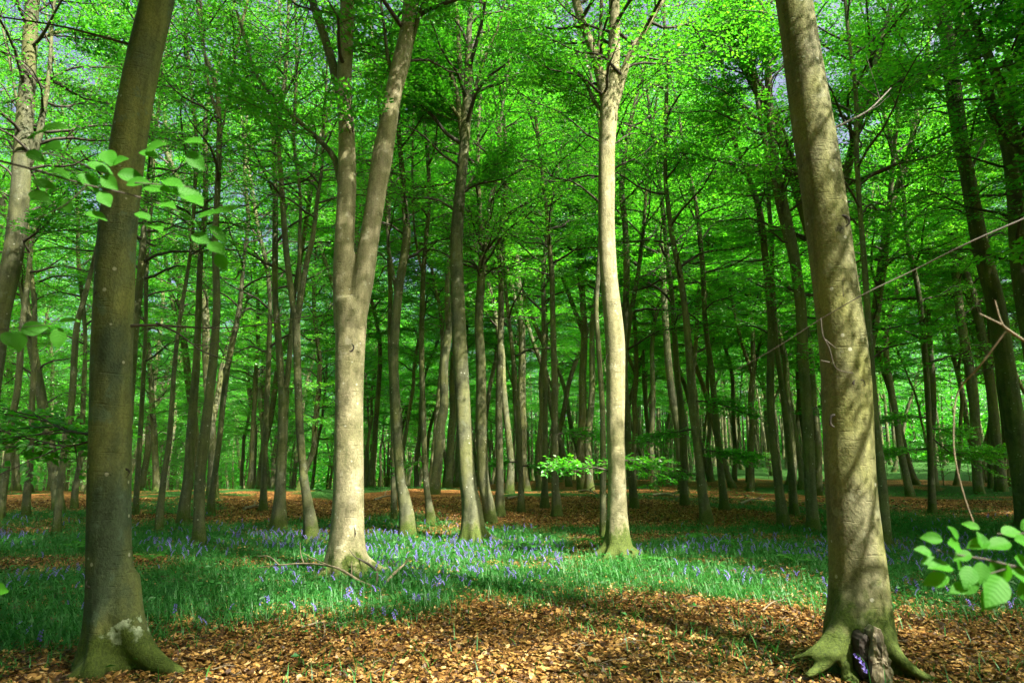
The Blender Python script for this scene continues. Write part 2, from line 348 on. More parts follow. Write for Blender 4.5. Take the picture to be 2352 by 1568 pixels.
class Foliage:
    def __init__(s, rng, leaf): s.rng = rng; s.leaf = leaf; s.br = MB(); s.P = []; s.D = []; s.N = []; s.L = []
    def twig(s, P0, D0, l2, dens=1.0):
        """one leafy side twig: tertiary twiglets, leaves in a flat spray"""
        rng = s.rng; nt_ = max(2, int(l2/0.125))
        t = (np.arange(nt_)+rng.uniform(0.3, 0.9, nt_))/nt_
        side = np.where(np.arange(nt_) % 2, 1, -1)
        up = norm(np.array([0, 0, 1])+rng.normal(0, 0.22, 3))
        D0 = norm(D0); up = norm(up-D0*np.dot(up, D0)); S = np.cross(up, D0)
        base = P0+D0*(t*l2)[:, None]+np.array([0, 0, -1.0])*(0.10*l2*t*t)[:, None]
        ang = side*rng.uniform(0.6, 1.0, nt_)
        d3 = norm(D0*np.cos(ang)[:, None]+S*np.sin(ang)[:, None]+rng.normal(0, 0.14, (nt_, 3)))
        l3 = (0.40*l2*(1-0.6*t)+0.10)*rng.uniform(0.7, 1.2, nt_)
        nl = np.maximum(2, (l3/(s.leaf*0.62)*dens+rng.uniform(0, 1, nt_)).astype(int))
        idx = np.repeat(np.arange(nt_), nl); k = np.concatenate([np.arange(q) for q in nl])
        u = (k+0.6)/nl[idx]
        sd_ = np.where(k % 2, 1, -1)*rng.uniform(0.5, 1.1, len(k)); sd_[u > 0.95] *= 0.2
        dd = d3[idx]; uu = norm(up+rng.normal(0, 0.10, (len(k), 3))); ssn = np.cross(uu, dd)
        ld = norm(dd*np.cos(sd_)[:, None]+ssn*np.sin(sd_)[:, None]+rng.normal(0, 0.16, (len(k), 3)))
        s.P.append(base[idx]+dd*(l3[idx]*u)[:, None]+ld*0.01+rng.normal(0, 0.012, (len(k), 3)))
        s.D.append(ld); s.N.append(norm(up+rng.normal(0, 0.38, (len(k), 3)))); s.L.append(s.leaf*rng.uniform(0.65, 1.2, len(k)))
        return base, d3, l3
    def limb_leaves(s, P, L, start=0.25, dens=1.0, step=0.30, fine=True):
        rng = s.rng; n = len(P); ns = max(3, int(L*(1-start)/step))
        T = np.gradient(P, axis=0)
        for k in range(ns+1):
            q = min(1.0, start+(1-start)*(k+rng.uniform(0, 0.6))/ns)
            f = q*(n-1); j = min(n-2, int(f)); p = P[j]+(P[j+1]-P[j])*(f-j)
            d = norm(T[j]); h = norm(np.array([d[0]+1e-6, d[1], 0.0])); lat = np.array([-h[1], h[0], 0.0])
            sg = 1 if k % 2 else -1; a = rng.uniform(0.55, 1.05)*sg if k < ns else rng.uniform(-0.2, 0.2)
            el = d[2]*rng.uniform(0.1, 0.6)+rng.normal(0.0, 0.12)
            dd = norm(h*math.cos(a)+lat*math.sin(a)+np.array([0, 0, el]))
            l2 = (0.42*L*(1-0.65*q)+0.28)*rng.uniform(0.65, 1.25)
            b, d3, l3 = s.twig(p, dd, l2, dens)
            pp = np.array([p, p+dd*l2*0.5-np.array([0, 0, 0.025*l2]), p+dd*l2-np.array([0, 0, 0.10*l2])])
            tube(s.br, pp, [0.004+0.004*l2, 0.005, 0.003], 4, cap=False)
            if fine:
                for e in range(0, len(b)):
                    tube(s.br, np.array([b[e], b[e]+d3[e]*l3[e]]), [0.0035, 0.002], 3, cap=False)
    def leaf_mesh(s, name, mat):
        P = np.concatenate(s.P); V, F = leaf_quads(P, np.concatenate(s.D), np.concatenate(s.N), np.concatenate(s.L))
        return mesh_from(name, V, F, (mat,), smooth=False)

def interp_path(P, q):
    f = np.clip(q, 0, 1)*(len(P)-1); j = min(len(P)-2, int(f)); return P[j]+(P[j+1]-P[j])*(f-j)

def crown_on(fol, P, rad, s0, n_limb, Lmax, dens=1.0, step=0.30, fine=True, top=True):
    """limbs, twigs and leaves along the part of the stem P above s0"""
    rng = fol.rng; az = rng.uniform(0, 6.28)
    for k in range(n_limb):
        t = (k+rng.uniform(0, 0.9))/n_limb; q = s0+(1-s0)*t
        p0 = interp_path(P, q); r_ = float(np.interp(q*(len(P)-1), np.arange(len(P)), rad))
        az += 2.4+rng.normal(0, 0.35)
        L = Lmax*(0.55+0.5*math.sin(math.pi*min(1, 0.12+0.85*t)))*rng.uniform(0.65, 1.2)*(1-0.45*t**3)
        el = R(18+48*t)+rng.normal(0, 0.16); a = az; pts = [p0]; m = 7
        for j in range(m):
            e = el+0.25*math.sin(j*1.3+k)-0.55*(j/m)**1.3*(0.5+t)
            a += rng.normal(0, 0.13)
            pts.append(pts[-1]+np.array([math.cos(a)*math.cos(e), math.sin(a)*math.cos(e), math.sin(e)])*(L/m))
        Q = np.array(pts); rb = min(r_*0.6, 0.013+0.0115*L)
        tube(fol.br, Q, np.linspace(rb, 0.006, m+1), 5, cap=False)
        fol.limb_leaves(Q, L, 0.22, dens, step, fine)
    if top: fol.limb_leaves(np.array([interp_path(P, x) for x in np.linspace(max(s0, 0.8), 1, 5)]), 1.6, 0.1, dens, step, fine)

def root(name, loc, label, cat, group=None):
    o = bpy.data.objects.new(name, None); col.objects.link(o); o.empty_display_size = 0.3
    o.location = loc; tag(o, label, cat, group); return o

def copy_tree(o, parent=None):
    c = o.copy(); col.objects.link(c)
    if parent: c.parent = parent
    for ch in o.children: copy_tree(ch, c)
    return c

# ----------------------------------------------------------------- hand-placed beeches (read off the photograph, stood on the ground)
# each: label, base pixel, stem [(px, py, width)], forks and limbs with '*' = leafy, options
TREES = [
 ('thick smooth beech in dark shade at left, leaning right, lichen on its foot', (256, 1534),
  [(256, 1419, 122), (251, 1269, 109), (252, 1100, 106), (256, 850, 101), (262, 690, 97), (268, 549, 93), (283, 420, 89), (303, 280, 85), (330, 140, 82), (362, 0, 80)], [],
  [('b', [(300, 748, 9), (360, 742, 7), (450, 745, 4), (560, 735, 3), (690, 705, 2)]), ('b', [(360, 742, 6), (420, 770, 5), (480, 812, 4), (560, 840, 3)]),
   ('*', [(210, 998, 8), (120, 985, 6), (60, 965, 5), (0, 945, 4)]), ('*', [(210, 1012, 7), (150, 1025, 5), (80, 1010, 4), (0, 990, 3)]),
   ('b', [(300, 103, 7), (224, 86, 6), (140, 70, 5), (0, 54, 4)])], dict(sides=40, flare=(0.62, 0.26, 5, 0.4), bark='A', dens=1.7, crown=1.6, reach=4.8, zs=7.5, H=20)),
 ('dark beech at the left edge leaning out of the photo, forked high up', (-75, 1260),
  [(-50, 1100, 60), (-25, 900, 57), (0, 720, 54), (36, 549, 51), (57, 280, 44), (66, 150, 38), (75, 0, 35)],
  [[(45, 420, 22), (85, 330, 20), (100, 250, 16), (112, 180, 12), (120, 60, 8)]],
  [('*', [(80, 90, 10), (130, 55, 9), (160, 45, 8), (232, 38, 6)]), ('*', [(45, 560, 8), (110, 520, 6), (165, 440, 4)])], dict(crown=1.6, reach=3.8, zs=6.5)),
 ('pale beech splitting into two heavy stems, fallen branches at its foot', (797, 1322),
  [(797, 1290, 96), (797, 1240, 82), (799, 1150, 73), (801, 1019, 68), (803, 899, 66), (806, 790, 69), (806, 730, 74), (800, 690, 70)],
  [[(812, 750, 56), (826, 680, 52), (836, 630, 50), (848, 549, 46), (864, 450, 45), (879, 355, 48), (893, 280, 42), (905, 210, 40), (922, 140, 42), (938, 60, 36), (942, 0, 32), (950, -120, 28)],
   [(796, 750, 58), (789, 640, 50), (791, 549, 47), (797, 420, 44), (796, 300, 38), (790, 200, 36), (795, 100, 34), (797, 0, 32), (790, -120, 28)]],
  [('*', [(782, 420, 17), (766, 360, 14), (720, 305, 12), (640, 230, 11), (575, 150, 9), (545, 60, 8), (522, -10, 6)]), ('b', [(788, 240, 24), (764, 150, 21), (742, 80, 20), (715, 0, 18), (690, -100, 14)]),
   ('*', [(945, 100, 12), (965, 40, 9), (985, -10, 7), (1010, -70, 5)]), ('*', [(912, 190, 12), (890, 130, 9), (880, 60, 7), (868, -20, 5)]),
   ('*', [(800, 330, 6), (815, 290, 5), (800, 240, 3)])],
  dict(sides=36, flare=(0.28, 0.25, 5, 1.2), bark='C', crown=1.2, reach=3.8, zs=7.6)),
 ('tall beech with dappled bark right of the forked one, branching like a fan', (1090, 1244),
  [(1088, 1225, 58), (1083, 1160, 45), (1073, 1098, 38), (1062, 900, 34), (1054, 750, 33), (1050, 650, 31), (1049, 549, 29), (1056, 450, 26), (1065, 350, 23), (1072, 250, 23), (1077, 150, 18), (1078, 60, 13)], [],
  [('*', [(1064, 330, 14), (1052, 230, 12), (1035, 170, 10), (1000, 140, 8), (960, 105, 6)]), ('*', [(1074, 290, 10), (1098, 180, 9), (1118, 120, 8), (1145, 55, 7), (1160, -10, 6)]),
   ('*', [(1068, 220, 12), (1055, 130, 11), (1052, 60, 9), (1045, -10, 8)]), ('*', [(1062, 280, 10), (1030, 240, 7), (980, 200, 6), (950, 180, 4)]),
   ('*', [(1060, 450, 8), (1100, 390, 6), (1135, 360, 5), (1165, 330, 4)])], dict(sides=28, flare=(0.4, 0.22, 6, 0.3))),
 ('pale sunlit beech on a mossy foot, dividing into three limbs overhead', (1418, 1280),
  [(1418, 1262, 66), (1418, 1200, 51), (1417, 1098, 42), (1414, 1000, 42), (1414, 880, 44), (1413, 794, 46), (1405, 700, 42), (1397, 620, 40), (1394, 549, 39), (1393, 450, 39), (1394, 350, 38), (1398, 260, 42), (1402, 210, 34), (1408, 150, 30), (1411, 80, 28), (1411, 0, 26)],
  [[(1396, 290, 26), (1388, 220, 24), (1374, 160, 23), (1358, 105, 22), (1335, 45, 20), (1320, -10, 20), (1300, -100, 16)], [(1408, 260, 20), (1425, 200, 19), (1438, 150, 18), (1455, 110, 16), (1490, 55, 14), (1523, 0, 13), (1580, -80, 10)]],
  [('b', [(1370, 140, 10), (1378, 80, 9), (1381, -10, 8)]), ('*', [(1388, 260, 9), (1365, 223, 9), (1340, 158, 8), (1290, 120, 7), (1250, 98, 6)]),
   ('*', [(1402, 1082, 5), (1370, 1074, 4), (1335, 1076, 3), (1290, 1072, 2)]), ('*', [(1420, 1052, 4), (1455, 1060, 3), (1500, 1075, 2)])],
  dict(sides=30, flare=(0.55, 0.16, 5, 2.2), moss=0.62, bark='E', crown=1.2, reach=3.8, zs=8.2)),
 ('slim stem rising directly behind the mossy footed beech, showing on its right side', (1424, 1182), [(1424, 1100, 17), (1426, 900, 16), (1433, 770, 16), (1438, 700, 16), (1439, 600, 15), (1436, 520, 14), (1428, 430, 13), (1440, 330, 11), (1455, 250, 9), (1468, 200, 7)], [], [], dict(zs=9.0)),
 ('massive mottled beech at right with a hollow rotten foot and mossy root', (1974, 1538),
  [(1974, 1440, 156), (1974, 1400, 147), (1971, 1319, 136), (1960, 1200, 126), (1953, 1098, 122), (1939, 829, 116), (1905, 549, 105), (1866, 280, 99), (1823, 0, 85)], [],
  [('b', [(1905, 300, 7), (1990, 240, 6), (2070, 180, 5), (2160, 90, 4)])], dict(sides=44, flare=(0.50, 0.24, 6, 0.9), bark='F', crown=1.5, reach=4.6, zs=12.0, H=21)),
 ('dark tall beech at the right edge, knobbly and forked at the top', (2366, 1216),
  [(2352, 1100, 62), (2335, 1000, 56), (2318, 900, 52), (2300, 780, 48), (2285, 690, 46), (2249, 549, 42), (2222, 400, 36), (2211, 350, 35), (2190, 210, 41), (2180, 120, 36), (2165, 40, 34), (2135, -20, 28)],
  [[(2188, 140, 22), (2202, 60, 20), (2210, -20, 18)]],
  [('*', [(2222, 410, 9), (2260, 345, 8), (2310, 270, 7), (2360, 220, 6)]), ('*', [(2180, 215, 8), (2100, 185, 6), (2060, 130, 5), (2040, 50, 4)]), ('*', [(2195, 255, 8), (2150, 180, 6), (2110, 90, 5), (2075, 0, 4)])], {}),
 ('beech just inside the right edge behind the knobbly one, bending left', (2440, 1240),
  [(2400, 1000, 50), (2370, 800, 46), (2345, 650, 42), (2335, 549, 38), (2330, 450, 38), (2312, 330, 32), (2275, 240, 27), (2245, 150, 26), (2210, 60, 26), (2180, -20, 22)], [],
  [('*', [(2300, 300, 8), (2330, 230, 7), (2360, 150, 6)])], {}),
 ('slanting grey upper stem crossing the top right corner', (2500, 1245),
  [(2440, 800, 42), (2400, 560, 36), (2365, 420, 30), (2330, 300, 26), (2300, 200, 24), (2270, 130, 24), (2240, 60, 20), (2215, -20, 18)], [], [('*', [(2300, 200, 8), (2330, 120, 6), (2350, 40, 5)])], {}),
 ('black slender beech right of the clearing, nearest the knobbly trunk', (2252, 1135), [(2245, 1098, 25), (2235, 900, 25), (2210, 750, 22), (2190, 600, 20), (2170, 480, 16), (2160, 380, 12)], [], [], {}),
 ('straight dark beech beside the clearing at right, leaning left', (2300, 1128), [(2287, 1000, 26), (2270, 850, 24), (2240, 700, 22), (2215, 620, 20), (2180, 500, 16), (2150, 400, 12)], [], [], {}),
 ('thin beech with leafy low boughs right of the massive mottled one', (2141, 1180),
  [(2140, 1130, 19), (2137, 1040, 15), (2128, 860, 15), (2112, 689, 14), (2095, 600, 12), (2083, 549, 11), (2070, 400, 9)], [],
  [('*', [(2135, 1030, 5), (2080, 1035, 4), (2025, 1045, 3)]), ('*', [(2135, 1000, 5), (2190, 1040, 4), (2260, 1035, 3), (2300, 1045, 2)]), ('*', [(2130, 960, 5), (2085, 955, 4), (2030, 965, 3)]), ('*', [(2133, 985, 5), (2170, 985, 4), (2220, 1000, 3)])], {}),
 ('dark stem half hidden by the right side of the massive mottled beech', (2037, 1260), [(2034, 1200, 24), (2026, 1098, 22), (2012, 980, 20), (1995, 750, 16), (1985, 600, 14), (1975, 480, 12)], [], [], {}),
 ('long mid grey beech just left of the massive mottled one', (1868, 1224),
  [(1866, 1180, 29), (1860, 1098, 27), (1856, 980, 26), (1845, 829, 26), (1838, 690, 26), (1816, 549, 26), (1800, 470, 23), (1778, 350, 20), (1767, 245, 19), (1762, 130, 16), (1746, 0, 14)],
  [[(1836, 640, 18), (1806, 540, 16), (1780, 430, 14), (1758, 330, 11)]],
  [('*', [(1767, 240, 9), (1735, 180, 7), (1720, 140, 6), (1680, 105, 5), (1640, 60, 4)]), ('*', [(1856, 960, 5), (1875, 940, 4), (1895, 930, 3)]), ('*', [(1765, 120, 7), (1720, 60, 6), (1690, 0, 5)])], {}),
 ('slim sunlit beech with a snaking pale stem and broken tip', (1800, 1212),
  [(1797, 1180, 27), (1786, 1098, 20), (1774, 1000, 18), (1769, 900, 18), (1771, 800, 18), (1771, 725, 18), (1757, 584, 16), (1746, 490, 14), (1718, 403, 12), (1690, 333, 10), (1675, 260, 9), (1664, 190, 7)], [], [('*', [(1700, 360, 6), (1670, 300, 5), (1650, 220, 4)])], dict(crown=0.45)),
 ('thin dull stem right behind the snaking pale one', (1826, 1182), [(1822, 1150, 21), (1815, 1050, 16), (1800, 920, 14), (1785, 800, 12), (1775, 650, 10)], [], [], {}),
 ('dark mid distance beech, second stem left of the snaking one', (1664, 1172), [(1662, 1140, 20), (1657, 1098, 17), (1648, 1000, 15), (1635, 860, 14), (1620, 740, 12), (1613, 600, 12), (1600, 480, 10), (1590, 430, 9)], [], [('*', [(1655, 1060, 4), (1690, 1040, 3), (1730, 1050, 2)])], {}),
 ('pale footed leaning beech with sunlit leafy low boughs', (1623, 1202),
  [(1621, 1180, 30), (1612, 1120, 22), (1605, 1050, 20), (1590, 934, 18), (1582, 800, 17), (1572, 700, 15), (1560, 620, 14), (1545, 549, 12), (1530, 430, 10), (1528, 380, 9)], [],
  [('*', [(1608, 1090, 5), (1570, 1088, 4), (1520, 1104, 3)]), ('*', [(1588, 920, 5), (1640, 925, 4), (1710, 950, 3)]), ('*', [(1602, 1030, 5), (1650, 1035, 4), (1715, 1050, 3)]), ('*', [(1596, 985, 5), (1560, 990, 4), (1520, 1000, 3)])], {}),
 ('dim straight beech left of the pale footed leaning one', (1572, 1160), [(1570, 1100, 19), (1568, 980, 17), (1555, 850, 14), (1545, 700, 12), (1530, 560, 10)], [], [], {}),
 ('grey stem close behind the mossy footed beech, to its right', (1457, 1167), [(1455, 1140, 20), (1446, 1060, 16), (1441, 950, 14), (1436, 850, 12)], [], [('*', [(1446, 1020, 4), (1470, 1010, 3), (1500, 1015, 2)])], {}),
 ('dark narrow stem touching the left side of the mossy footed beech', (1385, 1234), [(1385, 1200, 15), (1385, 1100, 14), (1384, 950, 13), (1375, 800, 12), (1370, 700, 10)], [], [], {}),
 ('dark straight beech in the middle with a broad shaded foot', (1281, 1186), [(1278, 1150, 21), (1275, 1098, 17), (1274, 900, 15), (1270, 740, 13), (1268, 640, 12), (1262, 560, 10), (1255, 480, 9)], [], [('*', [(1275, 1000, 4), (1310, 990, 3), (1350, 1000, 2)])], {}),
 ('thin sunlit beech beside the dark straight one in the middle', (1252, 1166), [(1251, 1130, 17), (1252, 1098, 13), (1252, 900, 12), (1250, 800, 11), (1248, 690, 10), (1250, 600, 9)], [], [], {}),
 ('black slanting stem with flared foot in the middle distance', (1197, 1176), [(1197, 1140, 15), (1196, 1098, 12), (1190, 950, 11), (1180, 840, 10), (1170, 740, 9), (1160, 650, 8)], [], [('*', [(1195, 1070, 4), (1220, 1070, 3), (1250, 1085, 2)]), ('*', [(1195, 1060, 4), (1160, 1062, 3), (1130, 1070, 2)])], {}),
 ('grey beech with a clean stem right of the fan branched one', (1149, 1186), [(1148, 1150, 22), (1148, 1098, 18), (1146, 950, 16), (1148, 830, 15), (1151, 720, 14), (1150, 620, 12), (1145, 549, 11), (1158, 480, 9)], [], [], {}),
 ('mid grey beech forking into a narrow V beside the fan branched one', (1128, 1202),
  [(1122, 1160, 27), (1110, 1098, 26), (1105, 950, 25), (1105, 850, 23), (1100, 740, 20), (1105, 650, 19), (1111, 549, 18)], [[(1108, 570, 13), (1101, 480, 12), (1098, 380, 10), (1100, 270, 8)], [(1112, 570, 13), (1125, 470, 12), (1143, 400, 10), (1147, 320, 8)]], [], {}),
 ('slim shaded beech between the two dappled ones left of centre', (989, 1205), [(988, 1180, 22), (984, 1150, 16), (978, 1098, 14), (972, 950, 13), (968, 800, 13), (970, 700, 12), (973, 620, 11), (978, 549, 10), (985, 480, 9)], [[(974, 640, 7), (960, 580, 6), (950, 500, 5)]], [('*', [(980, 1062, 4), (960, 1060, 3), (930, 1080, 2)])], {}),
 ('dappled beech just right of the double stemmed one, swollen at mid height', (937, 1232),
  [(936, 1200, 36), (928, 1140, 28), (919, 1098, 23), (910, 950, 21), (905, 829, 21), (909, 740, 21), (918, 650, 20), (934, 549, 20), (930, 480, 15), (920, 350, 12), (915, 280, 10)], [[(912, 680, 10), (898, 600, 8), (890, 540, 6)]], [], {}),
 ('dark thin stem just left of the dappled swollen beech', (906, 1197), [(905, 1160, 15), (903, 1000, 12), (900, 900, 11), (895, 780, 10)], [], [], {}),
 ('beech left of the double stemmed one, its foot bent and stem in three', (716, 1244),
  [(714, 1210, 34), (706, 1150, 24), (698, 1098, 20), (690, 1000, 19), (685, 900, 18), (682, 800, 18), (680, 720, 18)],
  [[(680, 760, 14), (670, 680, 14), (660, 600, 14), (655, 549, 14), (645, 400, 12), (640, 300, 10)], [(682, 750, 13), (692, 680, 13), (705, 600, 13), (718, 549, 12), (730, 450, 9), (740, 380, 7)], [(683, 720, 9), (688, 650, 9), (688, 549, 9), (690, 450, 7)]], [], {}),
 ('pale stout footed beech dividing low, left of the bent footed one', (641, 1217),
  [(641, 1190, 35), (643, 1140, 28), (645, 1098, 26), (650, 980, 24), (652, 890, 26)], [[(650, 920, 18), (645, 860, 17), (638, 760, 16), (632, 680, 14), (632, 549, 14), (632, 400, 11), (628, 300, 9)], [(654, 920, 14), (662, 850, 13), (668, 780, 12), (673, 700, 10)]], [], dict(flare=(0.5, 0.25, 5, 1.0))),
 ('light grey leaning beech in the left meadow of ground cover', (457, 1258),
  [(457, 1230, 33), (457, 1190, 27), (459, 1098, 26), (470, 1000, 25), (482, 900, 22), (492, 800, 20), (498, 700, 18), (495, 600, 16), (494, 549, 15), (500, 430, 14), (504, 300, 13), (497, 200, 11), (480, 150, 9), (466, 105, 8)],
  [[(498, 330, 7), (512, 290, 6), (522, 230, 5)], [(500, 260, 8), (480, 200, 7), (470, 120, 5)]], [], {}),
 ('broader tan beech directly left of the light grey leaning one', (421, 1203), [(424, 1160, 28), (432, 1098, 24), (440, 980, 22), (450, 850, 18), (455, 750, 16), (460, 600, 13)], [], [], {}),
 ('dark thin crooked beech on the left ridge', (367, 1224), [(367, 1180, 19), (376, 1098, 14), (390, 1000, 13), (400, 850, 11), (412, 741, 10), (425, 660, 9), (440, 560, 8)], [], [], {}),
 ('mossy leaning stem left of the thick shaded beech', (131, 1230), [(132, 1190, 19), (140, 1098, 17), (150, 1020, 17), (165, 920, 17), (172, 800, 16), (178, 740, 15), (195, 680, 13), (215, 600, 11)], [], [], {}),
 ('black slanting stem rising from the bottom of the left edge', (-2, 1195), [(12, 1098, 19), (25, 980, 18), (42, 880, 17), (50, 760, 16), (65, 640, 14), (75, 549, 11)], [], [], {}),
 ('upright dark beech near the left edge above the brown ridge', (62, 1188), [(62, 1130, 20), (70, 1050, 16), (75, 900, 14), (80, 800, 12)], [], [], {}),
 ('dim beech seen just left of the thick shaded one', (172, 1168), [(172, 1130, 17), (185, 1050, 14), (192, 900, 12), (196, 780, 10)], [], [], {}),
 ('wavy grey beech right of the light grey leaning one', (486, 1182), [(485, 1150, 18), (492, 1098, 14), (505, 1000, 13), (515, 900, 14), (525, 830, 14), (540, 760, 13), (552, 690, 11), (560, 600, 9)], [], [], {}),
 ('black upright beech left of the pale stout footed one', (606, 1172), [(605, 1140, 17), (606, 1098, 14), (612, 950, 13), (618, 800, 12), (620, 700, 10)], [], [], {}),
 ('thin dark stem showing right beside the thick shaded beech', (312, 1182), [(312, 1160, 15), (322, 1000, 12), (330, 850, 11), (335, 750, 9)], [], [], {}),
 ('sunlit leaning stem emerging behind the thick shaded beech', (285, 1205), [(292, 1050, 21), (300, 900, 20), (312, 735, 19), (322, 640, 18), (328, 560, 15), (335, 470, 11)], [], [], {}),
]

def shift(P, o): return np.asarray(P)-np.asarray(o)
BARKS = {}
def bark_for(key, base):  # pale copies carry sun, the dark copy shade, in the bark colour
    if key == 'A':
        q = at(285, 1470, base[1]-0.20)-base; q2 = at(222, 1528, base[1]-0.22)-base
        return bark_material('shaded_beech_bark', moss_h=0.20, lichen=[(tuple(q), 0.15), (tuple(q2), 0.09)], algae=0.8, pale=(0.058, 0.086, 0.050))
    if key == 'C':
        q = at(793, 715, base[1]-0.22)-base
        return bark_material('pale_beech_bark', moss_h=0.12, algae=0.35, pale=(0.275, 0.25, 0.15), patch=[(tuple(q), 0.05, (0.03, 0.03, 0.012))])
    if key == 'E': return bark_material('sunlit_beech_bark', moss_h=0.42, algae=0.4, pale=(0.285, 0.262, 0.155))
    if key == 'F':
        q = at(1935, 510, base[1]-0.15)-base; q2 = at(1840, 300, base[1]-0.1)-base; q3 = at(1965, 880, base[1]-0.2)-base
        return bark_material('mottled_beech_bark', moss_h=0.40, algae=0.85, pale=(0.145, 0.142, 0.075), patch=[(tuple(q), 0.10, (0.05, 0.048, 0.03)), (tuple(q2), 0.07, (0.05, 0.05, 0.03)), (tuple(q3), 0.05, (0.10, 0.095, 0.05)), (tuple(at(1935, 1500, base[1]-0.42)-base), 0.20, (0.05, 0.085, 0.012))])
    return M_bark

hand_spots = []
hand = {}
for ti, (label, bpx, stem, forks, limbs, opt) in enumerate(TREES):
    rng = np.random.default_rng(100+ti)
    base = on_ground(*bpx); base[2] = float(gz(base[0], base[1])); Y0 = base[1]
    big = opt.get('bark') is not None
    hand_spots.append((base[0], Y0))
    t = root('beech_tree', base, label, 'tree', 'beech trees of the wood')
    
    lean = rng.normal(0, 0.035)
    def conv(seq, y0=Y0):
        P = []; r = []
        for px, py, wd in seq:
            p = at(px, py, y0); p = at(px, py, y0+lean*max(0, p[2])); P.append(p-base); r.append(wd*0.5*m_per_px(p)/math.hypot(1, (px-1176)/FPX))
        return np.array(P), np.array(r)
    P, r = conv(stem)
    top_z = P[-1][2]
    # down to (and a little below) the ground
    foot = np.array([0, 0, -0.25]); P = np.vstack([foot, P]); r = np.concatenate([[r[0]*(1.02 if big else 1.15)], r])
    def extend(P, r, H):
        if P[-1][2] > H-1: return P, r
        d = norm(P[-1]-P[-2]); d = norm(d*0.6+np.array([rng.normal(0, 0.06), rng.normal(0, 0.06), 0.7])); out = [P[-1]]; rr = [r[-1]]
        n = max(3, int((H-P[-1][2])/1.3)); h = (H-P[-1][2])/n
        for k in range(n):
            d = norm(d+rng.normal(0, 0.06, 3)); out.append(out[-1]+d*h/max(0.5, d[2])); rr.append(r[-1]*(1-0.9*(k+1)/n)+0.012)
        return np.vstack([P, out[1:]]), np.concatenate([r, rr[1:]])
    H = max(top_z+2.5, opt.get('H', rng.uniform(14, 19) if not big else 18))
    split = bool(forks) and opt.get('bark') == 'C'
    if not split and not (forks and len(forks) > 1 and ti in (26, 30, 31)): P, r = extend(P, r, H)
    mb = MB(); sides = opt.get('sides', 16)
    L = float(np.sum(np.linalg.norm(np.diff(P, axis=0), axis=1)))
    Pr = resample(np.hstack([P, r[:, None]]), int(L*(7 if big else 4))+6)
    tube(mb, Pr[:, :3], Pr[:, 3], sides, flare=opt.get('flare', (0.4, 0.2, 4+ti % 3, ti*1.3)), lump=0.02, seed=ti)
    stems = [(Pr[:, :3], Pr[:, 3])]
    fork_extra = []
    for fk in forks:
        Pf, rf = conv(fk)
        Pf, rf = extend(Pf, rf, H-rng.uniform(0, 3))
        Lf = float(np.sum(np.linalg.norm(np.diff(Pf, axis=0), axis=1)))
        Q = resample(np.hstack([Pf, rf[:, None]]), int(Lf*(7 if big else 4))+5)
        if big: tube(mb, Q[:, :3], Q[:, 3], max(12, sides-8), lump=0.02, seed=ti+50)
        else: tube(mb, Q[:, :3], Q[:, 3], 10, lump=0.02, seed=ti+50)
        stems.append((Q[:, :3], Q[:, 3]))
    # buttress roots
    if big or Y0 < 15:
        nr = 6 if big else 4
        for k in range(nr):
            a = k*6.283/nr+rng.uniform(-0.4, 0.4); l = r[0]*rng.uniform(1.9, 2.9); rr0 = r[0]*rng.uniform(0.30, 0.42)
            dv = np.array([math.cos(a), math.sin(a), 0]); pts = []
            for s_, h_ in ((0.35, 0.42), (0.85, 0.20), (1.25, 0.08), (1.8, 0.01), (2.5, -0.06)):
                x = base+dv*s_*l/2.2; pts.append(np.array([dv[0]*s_*l/2.2, dv[1]*s_*l/2.2, float(gz(x[0], x[1]))-base[2]+h_*r[0]*2.2]))
            tube(mb, resample(np.array(pts), 12), np.linspace(rr0, rr0*0.25, 12), 10, lump=0.05, seed=ti*7+k)
    if opt.get('bark') == 'F':
        for seq, rr0 in (([(1965, 1330), (1945, 1420), (1918, 1490), (1885, 1530), (1850, 1552)], 0.12), ([(1970, 1340), (1955, 1440), (1945, 1510), (1938, 1565)], 0.12), ([(1950, 1380), (1915, 1450), (1868, 1495), (1815, 1512)], 0.08), ([(1995, 1370), (2030, 1460), (2075, 1520), (2130, 1560)], 0.11)):
            pts = np.array([at(px, py, Y0-(0.02, 0.17, 0.29, 0.36, 0.42)[k_])-base for k_, (px, py) in enumerate(seq)])
            for p in pts: p[2] = max(p[2], -0.03)
            tube(mb, resample(pts, 14), np.linspace(rr0, rr0*0.25, 14), 10, lump=0.04, seed=3)
    if opt.get('bark') == 'A':
        for seq, rr0 in (([(268, 1330), (292, 1420), (325, 1485), (370, 1525), (425, 1550)], 0.17), ([(250, 1350), (232, 1450), (205, 1520), (178, 1560), (150, 1590)], 0.16)):
            pts = np.array([at(px, py, Y0-(0.0, 0.05, 0.11, 0.17, 0.22)[k_])-base for k_, (px, py) in enumerate(seq)])
            for p in pts: p[2] = max(p[2], -0.03)
            tube(mb, resample(pts, 14), np.linspace(rr0, rr0*0.25, 14), 10, lump=0.04, seed=3)
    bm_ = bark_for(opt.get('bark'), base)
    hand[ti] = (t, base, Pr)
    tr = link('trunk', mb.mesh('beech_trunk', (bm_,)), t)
    if big:
        md = tr.modifiers.new('Remesh', 'REMESH'); md.mode = 'VOXEL'; md.voxel_size = 0.022; md.use_smooth_shade = True
        sm = tr.modifiers.new('Smooth', 'SMOOTH'); sm.factor = 0.5; sm.iterations = 12
    # limbs read off the photograph
    fol = Foliage(rng, 0.082 if Y0 < 22 else 0.10)
